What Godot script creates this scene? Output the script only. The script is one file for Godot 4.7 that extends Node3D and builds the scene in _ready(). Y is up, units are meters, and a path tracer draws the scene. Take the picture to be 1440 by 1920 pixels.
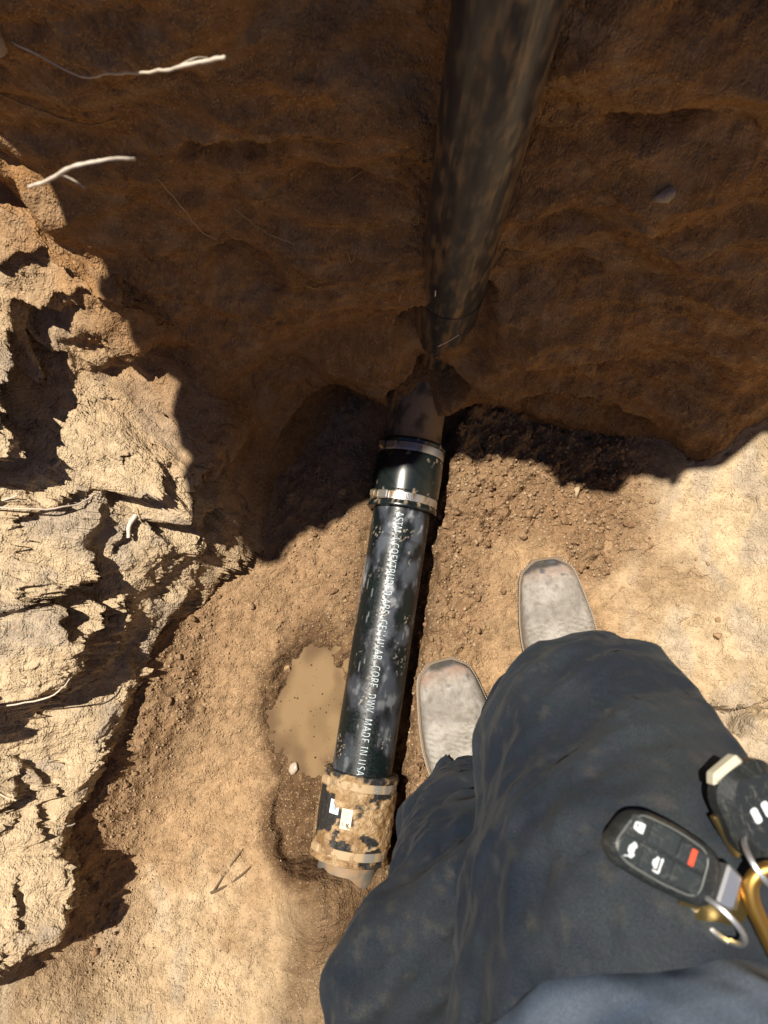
extends Node3D
# A worker's view down into a freshly dug pit: a black drain pipe with two rubber couplings on the floor,
# an upright pipe in the far earth wall, muddy water, roots, and the worker's own legs, boots and keys.

const EYE := Vector3(0, 1.19, 0)
const TILT := deg_to_rad(10.0)
const SUN_X := 0.30          # how far the sun leans to the left and to the far side for each metre up
const SUN_Z := 0.15
const RIM := 1.35            # depth of the pit

var rng := RandomNumberGenerator.new()
var used := {}
var nA: FastNoiseLite
var nB: FastNoiseLite
var nC: FastNoiseLite
var nD: FastNoiseLite
var nM: FastNoiseLite
var nP: FastNoiseLite
var nQ: FastNoiseLite
var nF: FastNoiseLite
var M := {}

# outline of the pit (x, z): at its floor, at 0.7 m and at the rim
var FLO := [Vector2(-.60,.52),Vector2(-.44,.36),Vector2(-.42,.23),Vector2(-.335,.05),Vector2(-.22,-.10),Vector2(-.18,-.20),Vector2(-.15,-.29),Vector2(-.08,-.355),Vector2(.02,-.345),Vector2(.11,-.345),Vector2(.24,-.35),Vector2(.37,-.31),Vector2(.49,-.25),Vector2(.56,-.11),Vector2(.59,.05),Vector2(.62,.22),Vector2(.65,.5),Vector2(.6,.85),Vector2(.35,1.05),Vector2(0,1.08),Vector2(-.35,1.05),Vector2(-.68,.85)]
var MID := [Vector2(-.96,.60),Vector2(-.84,.37),Vector2(-.84,.2),Vector2(-.86,-.08),Vector2(-.86,-.44),Vector2(-.66,-.64),Vector2(-.40,-.55),Vector2(-.18,-.52),Vector2(-.04,-.53),Vector2(.09,-.535),Vector2(.24,-.53),Vector2(.42,-.50),Vector2(.66,-.44),Vector2(.86,-.30),Vector2(.98,.0),Vector2(1.02,.22),Vector2(1.05,.5),Vector2(.95,.9),Vector2(.5,1.25),Vector2(0,1.3),Vector2(-.5,1.25),Vector2(-.97,.95)]
var LIP := [Vector2(-1.16,.62),Vector2(-1.10,.37),Vector2(-1.10,.2),Vector2(-1.16,-.16),Vector2(-1.22,-.80),Vector2(-.665,-.98),Vector2(-.605,-.37),Vector2(-.505,-.395),Vector2(-.40,-.43),Vector2(-.295,-.50),Vector2(-.16,-.48),Vector2(.025,-.43),Vector2(.24,-.48),Vector2(.80,-.54),Vector2(1.12,.0),Vector2(1.16,.25),Vector2(1.2,.5),Vector2(1.1,.95),Vector2(.5,1.35),Vector2(0,1.4),Vector2(-.6,1.3),Vector2(-1.14,.98)]

# soil colours (linear, as measured on dry and damp clay)
var TAN := Color(.385, .258, .145)
var BROWN := Color(.235, .145, .08)
var DAMP := Color(.11, .064, .033)
var PALE := Color(.56, .445, .29)
var GREY := Color(.43, .36, .27)
var RUST := Color(.35, .195, .084)


func _ready() -> void:
	rng.seed = 7
	# ---- camera, sky, sun, exposure
	var cam := Camera3D.new()
	cam.name = "camera"
	cam.position = EYE
	cam.rotation = Vector3(-PI / 2 + TILT, 0, 0)
	cam.fov = 68.9
	cam.near = 0.02
	cam.far = 600
	var lens := CameraAttributesPhysical.new()
	lens.frustum_focal_length = 24.0
	lens.frustum_focus_distance = 1.12
	lens.exposure_aperture = 9.0
	add_child(cam)
	cam.attributes = lens
	cam.fov = 68.9
	cam.current = true

	var env := Environment.new()
	env.background_mode = Environment.BG_SKY
	var sm := ProceduralSkyMaterial.new()
	sm.sky_top_color = Color(.36, .50, .74)
	sm.sky_horizon_color = Color(.66, .74, .84)
	sm.sky_curve = .12
	sm.ground_bottom_color = Color(.30, .24, .18)
	sm.ground_horizon_color = Color(.50, .45, .40)
	sm.sun_angle_max = 8.0
	var sky := Sky.new()
	sky.sky_material = sm
	env.sky = sky
	env.background_energy_multiplier = 0.34
	env.tonemap_mode = Environment.TONE_MAPPER_LINEAR
	env.tonemap_exposure = 1.62
	env.sdfgi_enabled = true
	env.ssao_enabled = true
	env.ssil_enabled = true
	var we := WorldEnvironment.new()
	we.name = "world_environment"
	we.environment = env
	add_child(we)

	var sun := DirectionalLight3D.new()
	sun.name = "sun"
	sun.light_energy = 1.6
	sun.light_color = Color(1.0, .965, .91)
	sun.light_angular_distance = 0.53
	sun.shadow_enabled = true
	add_child(sun)
	sun.look_at_from_position(Vector3.ZERO, Vector3(SUN_X, -1, SUN_Z), Vector3(0, 0, 1))

	make_noises()
	make_materials()
	# ---- the pit
	build_floor()
	build_walls()
	build_water()
	# ---- pipes
	build_pipes()
	# ---- the worker
	build_person()
	build_keys()
	# ---- small things
	build_roots()
	build_stones()
	build_crumbs()


# ------------------------------------------------------------------ helpers
func noise(kind: int, freq: float, octaves: int, seed_: int, fractal := FastNoiseLite.FRACTAL_FBM) -> FastNoiseLite:
	var n := FastNoiseLite.new()
	n.noise_type = kind
	n.frequency = freq
	n.seed = seed_
	n.fractal_type = fractal
	n.fractal_octaves = octaves
	return n


func make_noises() -> void:
	nA = noise(FastNoiseLite.TYPE_SIMPLEX, 4.5, 3, 11)
	nB = noise(FastNoiseLite.TYPE_SIMPLEX, 13.0, 3, 23, FastNoiseLite.FRACTAL_RIDGED)
	nC = noise(FastNoiseLite.TYPE_CELLULAR, 42.0, 2, 5)
	nC.cellular_return_type = FastNoiseLite.RETURN_CELL_VALUE
	nC.domain_warp_enabled = true
	nC.domain_warp_amplitude = .02
	nC.domain_warp_frequency = 30.0
	nP = noise(FastNoiseLite.TYPE_CELLULAR, 8.5, 1, 15)
	nP.cellular_return_type = FastNoiseLite.RETURN_CELL_VALUE
	nP.cellular_jitter = 1.0
	nP.domain_warp_enabled = true
	nP.domain_warp_amplitude = .06
	nP.domain_warp_frequency = 9.0
	nP.domain_warp_fractal_octaves = 4
	nQ = noise(FastNoiseLite.TYPE_CELLULAR, 19.0, 1, 16)
	nQ.cellular_return_type = FastNoiseLite.RETURN_CELL_VALUE
	nQ.domain_warp_enabled = true
	nQ.domain_warp_amplitude = .035
	nQ.domain_warp_frequency = 22.0
	nQ.domain_warp_fractal_octaves = 4
	nD = noise(FastNoiseLite.TYPE_SIMPLEX, 70.0, 4, 31)
	nM = noise(FastNoiseLite.TYPE_SIMPLEX, 7.0, 2, 47)
	nF = noise(FastNoiseLite.TYPE_SIMPLEX, 1.0, 3, 71)


func numbered(called: String) -> String:
	if not used.has(called):
		used[called] = 0
		return called
	used[called] += 1
	return "%s_%03d" % [called, used[called]]


func thing(called: String, label: String, category: String, group := "", at := Transform3D()) -> Node3D:
	var o := Node3D.new()
	o.name = numbered(called)
	add_child(o)
	o.transform = at
	tag(o, label, category, group)
	return o


func tag(o: Node, label: String, category: String, group := "") -> void:
	o.set_meta("label", label)
	o.set_meta("category", category)
	if group:
		o.set_meta("group", group)


func obj(called: String, mesh: Mesh, mat: Material, parent: Node = self) -> MeshInstance3D:
	var o := MeshInstance3D.new()
	o.name = numbered(called) if parent == self else called
	o.mesh = mesh
	if mat:
		o.material_override = mat
	parent.add_child(o, true)
	return o


func struct(called: String, mesh: Mesh, mat: Material) -> MeshInstance3D:
	var o := obj(called, mesh, mat)
	o.set_meta("kind", "structure")
	return o


# A grid of nu x nv points as a smooth mesh whose normals are (along u) x (along v).
func grid(P: PackedVector3Array, nu: int, nv: int, col := PackedColorArray(), flip := false, wrap := false, N_in := PackedVector3Array()) -> ArrayMesh:
	var N := N_in
	if N.is_empty():
		N = grid_normals(P, nu, nv, flip, wrap)
	var I := PackedInt32Array()
	var last := nu if wrap else nu - 1
	I.resize(last * (nv - 1) * 6)
	var k := 0
	for j in nv - 1:
		for i in last:
			var a := j * nu + i
			var b := j * nu + (i + 1) % nu
			var c := b + nu
			var d := a + nu
			I[k] = a
			if flip:
				I[k + 1] = b
				I[k + 2] = d
				I[k + 3] = b
				I[k + 4] = c
				I[k + 5] = d
			else:
				I[k + 1] = d
				I[k + 2] = b
				I[k + 3] = b
				I[k + 4] = d
				I[k + 5] = c
			k += 6
	var arr := []
	arr.resize(Mesh.ARRAY_MAX)
	arr[Mesh.ARRAY_VERTEX] = P
	arr[Mesh.ARRAY_NORMAL] = N
	arr[Mesh.ARRAY_INDEX] = I
	if not col.is_empty():
		arr[Mesh.ARRAY_COLOR] = col
	var m := ArrayMesh.new()
	m.add_surface_from_arrays(Mesh.PRIMITIVE_TRIANGLES, arr)
	return m


func grid_normals(P: PackedVector3Array, nu: int, nv: int, flip: bool, wrap: bool) -> PackedVector3Array:
	var N := PackedVector3Array()
	N.resize(P.size())
	var s := -1.0 if flip else 1.0
	for j in nv:
		var r0 := maxi(j - 1, 0) * nu
		var r1 := mini(j + 1, nv - 1) * nu
		var r := j * nu
		for i in nu:
			var i0 := i - 1
			var i1 := i + 1
			if wrap:
				i0 = (i0 + nu) % nu
				i1 = i1 % nu
			else:
				i0 = maxi(i0, 0)
				i1 = mini(i1, nu - 1)
			N[r + i] = (P[r + i1] - P[r + i0]).cross(P[r1 + i] - P[r0 + i]).normalized() * s
	return N


func mat(col: Color, rough := .8, metal := 0.0, spec := .5) -> StandardMaterial3D:
	var m := StandardMaterial3D.new()
	m.albedo_color = col.linear_to_srgb()
	m.roughness = rough
	m.metallic = metal
	m.metallic_specular = spec
	return m


func vmat(rough := .8, spec := .5) -> StandardMaterial3D:
	var m := mat(Color(1, 1, 1), rough, 0.0, spec)
	m.vertex_color_use_as_albedo = true
	return m


func noise_texture(n: FastNoiseLite, ramp: Gradient = null, size := 768, normalize := true) -> NoiseTexture2D:
	var t := NoiseTexture2D.new()
	t.width = size
	t.height = size
	t.seamless = true
	t.noise = n
	t.normalize = normalize
	if ramp:
		t.color_ramp = ramp
	return t


func ramp(stops: Array) -> Gradient:
	var g := Gradient.new()
	g.offsets = PackedFloat32Array(stops.map(func(s): return s[0]))
	g.colors = PackedColorArray(stops.map(func(s): return s[1]))
	return g


func soil_relief(size: int) -> ImageTexture:
	# fine crumbs, pits and grit, computed once and tiled
	var a := noise(FastNoiseLite.TYPE_SIMPLEX, 1.0, 5, 3)
	a.frequency = 12.0 / size
	var ia := a.get_seamless_image(size, size)
	var c := noise(FastNoiseLite.TYPE_CELLULAR, 60.0 / size, 2, 9)
	c.cellular_return_type = FastNoiseLite.RETURN_DISTANCE
	c.domain_warp_enabled = true
	c.domain_warp_amplitude = 6.0
	c.domain_warp_frequency = 30.0 / size
	var ic := c.get_seamless_image(size, size)
	var e := noise(FastNoiseLite.TYPE_SIMPLEX, 110.0 / size, 3, 19)
	var ie := e.get_seamless_image(size, size)
	for im in [ia, ic, ie]:
		im.convert(Image.FORMAT_L8)
	var da: PackedByteArray = ia.get_data()
	var dc: PackedByteArray = ic.get_data()
	var de: PackedByteArray = ie.get_data()
	var out := PackedByteArray()
	out.resize(size * size)
	for i in size * size:
		var m := clampf((da[i] - 105) / 60.0, 0.0, 1.0)
		out[i] = int(clampf(da[i] * .36 + (255 - dc[i]) * .42 * (.35 + .65 * m) + de[i] * .42 * (.45 + .55 * m) - 20, 0, 255))
	return ImageTexture.create_from_image(Image.create_from_data(size, size, false, Image.FORMAT_L8, out))


func soil_material(tile: float, relief: float, tint: float) -> StandardMaterial3D:
	var m := vmat(.96, .25)
	m.uv1_triplanar = true
	m.uv1_world_triplanar = true
	m.uv1_scale = Vector3.ONE * tile
	m.albedo_texture = M.tone
	m.heightmap_enabled = true
	m.heightmap_texture = M.relief
	m.heightmap_scale = relief
	m.albedo_color = Color(tint, tint, tint).linear_to_srgb()
	m.detail_enabled = true
	m.detail_albedo = M.speck
	m.detail_blend_mode = BaseMaterial3D.BLEND_MODE_MIX
	m.detail_uv_layer = BaseMaterial3D.DETAIL_UV_2
	m.uv2_triplanar = true
	m.uv2_world_triplanar = true
	m.uv2_scale = Vector3.ONE * 4.3
	return m


# the diagonal ribs of twill with uneven threads
func twill(size: int) -> ImageTexture:
	var n := noise(FastNoiseLite.TYPE_SIMPLEX, 24.0 / size, 3, 61)
	var im := n.get_seamless_image(size, size)
	im.convert(Image.FORMAT_L8)
	var d := im.get_data()
	var out := PackedByteArray()
	out.resize(size * size)
	for y in size:
		for x in size:
			var w := .5 + .5 * sin(TAU * (x + y + (d[y * size + x] - 128) * .05) / 12.8)
			var cross := .5 + .5 * sin(TAU * y / 6.4)
			out[y * size + x] = int(clampf(150 + 70 * w + 18 * cross + (d[y * size + x] - 128) * .45, 0, 255))
	return ImageTexture.create_from_image(Image.create_from_data(size, size, false, Image.FORMAT_L8, out))


# fine crossing scratches, pale and dark, with clear leather between
func scratches(size: int) -> ImageTexture:
	var im := Image.create(size, size, false, Image.FORMAT_RGBA8)
	im.fill(Color(.7, .68, .62, 0.0))
	var r := RandomNumberGenerator.new()
	r.seed = 12
	for k in 420:
		var p := Vector2(r.randf(), r.randf()) * size
		var a := r.randf_range(-.5, .5) + (PI / 2 if r.randf() < .3 else 0.0)
		var l := r.randf_range(15, 150)
		var bend := r.randf_range(-.01, .01)
		var c := Color(.74, .72, .66, r.randf_range(.15, .5)) if r.randf() < .6 else Color(.22, .19, .17, r.randf_range(.15, .45))
		for q in int(l):
			p += Vector2(cos(a), sin(a))
			a += bend
			for w in 2:
				im.set_pixel(posmod(int(p.x), size), posmod(int(p.y) + w, size), c)
	return ImageTexture.create_from_image(im)


# scattered pale and dark grains of grit with clear ground between them
func specks(size: int) -> ImageTexture:
	var c := noise(FastNoiseLite.TYPE_CELLULAR, 95.0 / size, 1, 91)
	c.cellular_return_type = FastNoiseLite.RETURN_DISTANCE
	var v := noise(FastNoiseLite.TYPE_CELLULAR, 95.0 / size, 1, 91)
	v.cellular_return_type = FastNoiseLite.RETURN_CELL_VALUE
	for n in [c, v]:
		n.fractal_type = FastNoiseLite.FRACTAL_NONE
		n.domain_warp_enabled = true
		n.domain_warp_amplitude = 7.0
		n.domain_warp_frequency = 60.0 / size
	var ic: Image = c.get_seamless_image(size, size, false, false, .05)
	var iv: Image = v.get_seamless_image(size, size, false, false, .05)
	ic.convert(Image.FORMAT_L8)
	iv.convert(Image.FORMAT_L8)
	var dc := ic.get_data()
	var dv := iv.get_data()
	var out := PackedByteArray()
	out.resize(size * size * 4)
	for i in size * size:
		var k := i * 4
		var pale := dv[i] > 128
		out[k] = 214 if pale else 70
		out[k + 1] = 184 if pale else 50
		out[k + 2] = 146 if pale else 36
		var hit := clampf((absf(dv[i] - 128.0) - 62.0) / 30.0, 0.0, 1.0)
		out[k + 3] = int(105.0 * hit * clampf((105.0 - dc[i]) / 50.0, 0.0, 1.0))
	return ImageTexture.create_from_image(Image.create_from_data(size, size, false, Image.FORMAT_RGBA8, out))


func make_materials() -> void:
	M.relief = soil_relief(1024)
	M.wear = scratches(1024)
	var tn := noise(FastNoiseLite.TYPE_SIMPLEX, 14.0 / 768, 6, 77)
	tn.fractal_gain = .62
	M.tone = noise_texture(tn, ramp([[0.0, Color(.80, .775, .75)], [.45, Color(.925, .915, .905)], [1.0, Color(1, 1, 1)]]))
	M.speck = specks(1024)
	M.floor = soil_material(3.1, .60, 1.0)
	M.wall = soil_material(2.6, .85, 1.0)
	M.clay = soil_material(2.6, .70, 1.0)
	M.land = soil_material(1.3, .6, 1.0)
	M.clod = soil_material(5.0, .2, 1.0)
	# plastics, rubber and steel
	var rn := noise(FastNoiseLite.TYPE_SIMPLEX, 20.0 / 512, 5, 5)
	var rough := noise_texture(rn, ramp([[0.0, Color(.22, .22, .22)], [.5, Color(.36, .36, .36)], [1.0, Color(.75, .75, .75)]]), 512)
	M.pipe = vmat(1.0, .40)
	M.pipe.roughness_texture = rough
	M.pipe.uv1_triplanar = true
	M.pipe.uv1_scale = Vector3.ONE * 9.0
	M.muddy = vmat(.62, .45)
	M.film = vmat(.32, .5)
	M.mud = vmat(.5, .5)
	M.mud.uv1_triplanar = true
	M.mud.uv1_scale = Vector3.ONE * 6.0
	M.mud.heightmap_enabled = true
	M.mud.heightmap_texture = M.relief
	M.mud.heightmap_scale = .35
	M.rubber = vmat(.26, .5)
	M.mud_plain = mat(Color(.36, .25, .14), .75)
	M.mud_dark = mat(Color(.12, .09, .06), .75)
	M.label_white = mat(Color(.62, .70, .74), .6)
	M.label_cream = mat(Color(.60, .55, .42), .6)
	M.ink_blue = mat(Color(.22, .34, .42), .6)
	M.ink_faded = mat(Color(.33, .28, .20), .6)
	M.ink_dark = mat(Color(.05, .05, .05), .6)
	M.leather = vmat(.85, .3)
	M.leather.uv1_triplanar = true
	M.leather.uv1_scale = Vector3.ONE * 5.5
	M.leather.albedo_texture = M.tone
	M.leather.heightmap_enabled = true
	M.leather.heightmap_texture = M.relief
	M.leather.heightmap_scale = .14
	M.leather.detail_enabled = true
	M.leather.detail_albedo = M.wear
	M.leather.detail_uv_layer = BaseMaterial3D.DETAIL_UV_2
	M.leather.uv2_triplanar = true
	M.leather.uv2_scale = Vector3.ONE * 6.0
	M.sole = mat(Color(.10, .07, .05), .8)
	M.welt = mat(Color(.17, .125, .085), .9)
	M.thread = mat(Color(.42, .39, .33), .8)
	M.steel = vmat(.34, .5)
	M.steel.metallic = .85
	M.print = mat(Color(.44, .53, .58), .6)
	M.root = vmat(.8, .3)
	M.black = mat(Color(.012, .013, .014), .38, 0, .5)
	M.fob = mat(Color(.016, .019, .020), .42, 0, .5)
	M.fob_face = mat(Color(.020, .026, .027), .5, 0, .5)
	M.fob_line = mat(Color(.17, .18, .165), .4, .2, .5)
	for m in [M.fob, M.fob_face]:
		m.detail_enabled = true
		m.detail_albedo = M.wear
		m.detail_uv_layer = BaseMaterial3D.DETAIL_UV_2
		m.uv2_triplanar = true
		m.uv2_scale = Vector3.ONE * 16.0
	M.white = mat(Color(.72, .75, .76), .55)
	M.red = mat(Color(.72, .075, .03), .55)
	M.cream = mat(Color(.58, .54, .40), .5)
	M.chrome = mat(Color(.62, .62, .62), .38, .9)
	M.brass = mat(Color(.72, .52, .20), .33, 1.0)
	M.brass_worn = mat(Color(.62, .37, .10), .42, 1.0)


# A tube along points with a radius at each.
func tube(pts: PackedVector3Array, radii: PackedFloat32Array, sides := 8, colors := PackedColorArray()) -> ArrayMesh:
	var n := pts.size()
	var P := PackedVector3Array()
	var col := PackedColorArray()
	var side := Vector3.UP
	for i in n:
		var t := (pts[mini(i + 1, n - 1)] - pts[maxi(i - 1, 0)]).normalized()
		if i == 0:
			side = t.cross(Vector3(.3, .9, .2)).normalized()
		side = (side - t * side.dot(t)).normalized()
		var up := t.cross(side)
		for k in sides:
			var a := TAU * k / sides
			P.append(pts[i] + (side * cos(a) + up * sin(a)) * radii[i])
			if not colors.is_empty():
				col.append(colors[i])
	# closed ends
	var Q := PackedVector3Array()
	var C2 := PackedColorArray()
	for k in sides:
		Q.append(pts[0])
		if col.size():
			C2.append(colors[0])
	Q.append_array(P)
	C2.append_array(col)
	for k in sides:
		Q.append(pts[n - 1])
		if col.size():
			C2.append(colors[n - 1])
	return grid(Q, sides, n + 2, C2 if col.size() else PackedColorArray(), false, true, tube_normals(Q, pts, sides))


func tube_normals(Q: PackedVector3Array, pts: PackedVector3Array, sides: int) -> PackedVector3Array:
	var N := PackedVector3Array()
	N.resize(Q.size())
	var n := pts.size()
	for j in n + 2:
		var i := clampi(j - 1, 0, n - 1)
		var t := (pts[mini(i + 1, n - 1)] - pts[maxi(i - 1, 0)]).normalized()
		for k in sides:
			if j == 0:
				N[k] = -t
			elif j == n + 1:
				N[j * sides + k] = t
			else:
				N[j * sides + k] = (Q[j * sides + k] - pts[i]).normalized()
	return N


# A polygon in x, y raised from z0 to z1 with a bevelled upper edge.
func slab(st: SurfaceTool, poly: PackedVector2Array, z0: float, z1: float, bev := 0.0, at := Transform3D()) -> void:
	var pg := poly
	if Geometry2D.is_polygon_clockwise(pg):
		pg.reverse()
	var n := pg.size()
	var c := Vector2.ZERO
	for p in pg:
		c += p / n
	var inset := PackedVector2Array()
	for i in n:
		var e0 := (pg[i] - pg[(i - 1 + n) % n]).normalized()
		var e1 := (pg[(i + 1) % n] - pg[i]).normalized()
		var q := (Vector2(-e0.y, e0.x) + Vector2(-e1.y, e1.x))
		inset.append(pg[i] + q.normalized() * bev / maxf(.45, q.length() / 2.0))
	var mirrored := at.basis.determinant() < 0
	var levels := [[pg, z0], [pg, z1 - bev], [inset, z1]]
	for l in 2:
		var A: PackedVector2Array = levels[l][0]
		var B: PackedVector2Array = levels[l + 1][0]
		var za: float = levels[l][1]
		var zb: float = levels[l + 1][1]
		if absf(za - zb) < 1e-7:
			continue
		for i in n:
			var j := (i + 1) % n
			var a := at * Vector3(A[i].x, A[i].y, za)
			var b := at * Vector3(A[j].x, A[j].y, za)
			var d := at * Vector3(B[i].x, B[i].y, zb)
			var e := at * Vector3(B[j].x, B[j].y, zb)
			for v in ([a, b, d, b, e, d] if mirrored else [a, d, b, b, d, e]):
				st.add_vertex(v)
	var tri := Geometry2D.triangulate_polygon(inset)
	for i in range(0, tri.size(), 3):
		var a := inset[tri[i]]
		var b := inset[tri[i + 1]]
		var d := inset[tri[i + 2]]
		if ((b - a).cross(d - a) > 0) != mirrored:
			var t := b
			b = d
			d = t
		for v in [a, b, d]:
			st.add_vertex(at * Vector3(v.x, v.y, z1))
		for v in [a, d, b]:
			st.add_vertex(at * Vector3(v.x, v.y, z0 + .00001))


func begin(smooth := -1) -> SurfaceTool:
	var st := SurfaceTool.new()
	st.begin(Mesh.PRIMITIVE_TRIANGLES)
	st.set_smooth_group(smooth)
	return st


func finish(st: SurfaceTool) -> ArrayMesh:
	st.generate_normals()
	return st.commit()


func round_poly(pts: Array, r: float, steps := 5) -> PackedVector2Array:
	var out := PackedVector2Array()
	var n := pts.size()
	for i in n:
		var p: Vector2 = pts[i]
		var a: Vector2 = pts[(i - 1 + n) % n]
		var b: Vector2 = pts[(i + 1) % n]
		var rr := minf(r, minf(p.distance_to(a), p.distance_to(b)) * .48)
		var p0 := p + (a - p).normalized() * rr
		var p1 := p + (b - p).normalized() * rr
		for k in steps + 1:
			var t := float(k) / steps
			out.append(p0.lerp(p, t).lerp(p.lerp(p1, t), t))
	return out


# ------------------------------------------------------------------ surface nets
# Meshes the zero set of f inside a box; only blocks near the surface are visited.
func nets(f: Callable, lo: Vector3, hi: Vector3, c: float) -> Array:
	var B := 4
	var bx := int(ceil((hi.x - lo.x) / c / B))
	var by := int(ceil((hi.y - lo.y) / c / B))
	var bz := int(ceil((hi.z - lo.z) / c / B))
	var nx := bx * B + 1
	var ny := by * B + 1
	var nz := bz * B + 1
	var V := PackedFloat32Array()
	V.resize(nx * ny * nz)
	V.fill(1e9)
	var reach := c * B * .5 * 1.7321 * 1.25 + c
	var blocks := PackedInt32Array()
	for k in bz:
		for j in by:
			for i in bx:
				var d: float = f.call(lo + Vector3(i + .5, j + .5, k + .5) * (c * B))
				if absf(d) < reach:
					blocks.append((k * by + j) * bx + i)
					for kk in B + 1:
						for jj in B + 1:
							var row := ((k * B + kk) * ny + j * B + jj) * nx + i * B
							for ii in B + 1:
								if V[row + ii] > 1e8:
									V[row + ii] = f.call(lo + Vector3(i * B + ii, j * B + jj, k * B + kk) * c)
	var at := PackedInt32Array()
	at.resize(nx * ny * nz)
	at.fill(-1)
	var P := PackedVector3Array()
	var corners := [0, 1, nx, nx + 1, nx * ny, nx * ny + 1, nx * ny + nx, nx * ny + nx + 1]
	var places := [Vector3(0, 0, 0), Vector3(1, 0, 0), Vector3(0, 1, 0), Vector3(1, 1, 0), Vector3(0, 0, 1), Vector3(1, 0, 1), Vector3(0, 1, 1), Vector3(1, 1, 1)]
	var edges := [[0, 1], [2, 3], [4, 5], [6, 7], [0, 2], [1, 3], [4, 6], [5, 7], [0, 4], [1, 5], [2, 6], [3, 7]]
	var cells := PackedInt32Array()
	for b in blocks:
		var i0 := (b % bx) * B
		var j0 := (b / bx % by) * B
		var k0 := (b / (bx * by)) * B
		for k in range(k0, k0 + B):
			for j in range(j0, j0 + B):
				var row := (k * ny + j) * nx
				for i in range(i0, i0 + B):
					var n := row + i
					var neg := 0
					for q in 8:
						if V[n + corners[q]] < 0.0:
							neg += 1
					if neg == 0 or neg == 8:
						continue
					var s := Vector3.ZERO
					var m := 0
					for e in edges:
						var va := V[n + corners[e[0]]]
						var vb := V[n + corners[e[1]]]
						if (va < 0.0) != (vb < 0.0):
							var t := va / (va - vb)
							var pa: Vector3 = places[e[0]]
							var pb: Vector3 = places[e[1]]
							s += pa.lerp(pb, t)
							m += 1
					at[n] = P.size()
					P.append(lo + (Vector3(i, j, k) + s / m) * c)
					cells.append(n)
	var I := PackedInt32Array()
	var step := [1, nx, nx * ny]
	for n in cells:
		var v0 := V[n]
		for ax in 3:
			if (v0 < 0.0) == (V[n + step[ax]] < 0.0):
				continue
			var u: int = step[(ax + 1) % 3]
			var w: int = step[(ax + 2) % 3]
			if n - u - w < 0:
				continue
			var a := at[n]
			var b := at[n - u]
			var cc := at[n - u - w]
			var d := at[n - w]
			if a < 0 or b < 0 or cc < 0 or d < 0:
				continue
			if v0 < 0.0:
				I.append_array(PackedInt32Array([a, cc, b, a, d, cc]))
			else:
				I.append_array(PackedInt32Array([a, b, cc, a, cc, d]))
	# normals from the field's slope
	var N := PackedVector3Array()
	N.resize(P.size())
	var h := c * .6
	for q in P.size():
		var p := P[q]
		var d0: float = f.call(p)
		var g := Vector3(f.call(p + Vector3(h, 0, 0)) - d0, f.call(p + Vector3(0, h, 0)) - d0, f.call(p + Vector3(0, 0, h)) - d0)
		N[q] = g.normalized()
	return [P, N, I]


func net_mesh(parts: Array, color: Callable) -> ArrayMesh:
	var P := PackedVector3Array()
	var N := PackedVector3Array()
	var I := PackedInt32Array()
	for part in parts:
		var off := P.size()
		P.append_array(part[0])
		N.append_array(part[1])
		for i in part[2]:
			I.append(i + off)
	var col := PackedColorArray()
	col.resize(P.size())
	for i in P.size():
		col[i] = color.call(P[i], N[i])
	var arr := []
	arr.resize(Mesh.ARRAY_MAX)
	arr[Mesh.ARRAY_VERTEX] = P
	arr[Mesh.ARRAY_NORMAL] = N
	arr[Mesh.ARRAY_INDEX] = I
	arr[Mesh.ARRAY_COLOR] = col
	var m := ArrayMesh.new()
	m.add_surface_from_arrays(Mesh.PRIMITIVE_TRIANGLES, arr)
	return m


func cone(p: Vector3, a: Vector3, b: Vector3, ra: float, rb: float) -> float:
	var ab := b - a
	var t := clampf((p - a).dot(ab) / ab.length_squared(), 0.0, 1.0)
	return p.distance_to(a + ab * t) - lerpf(ra, rb, t)


func smin(a: float, b: float, k: float) -> float:
	var h := maxf(k - absf(a - b), 0.0) / k
	return minf(a, b) - h * h * k * .25


func ss(a: float, b: float, x: float) -> float:
	var t := clampf((x - a) / (b - a), 0.0, 1.0)
	return t * t * (3.0 - 2.0 * t)


# ------------------------------------------------------------------ the floor of the pit
func pipe_x(z: float) -> float:
	return .0445 - .1562 * (z + .309)


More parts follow.
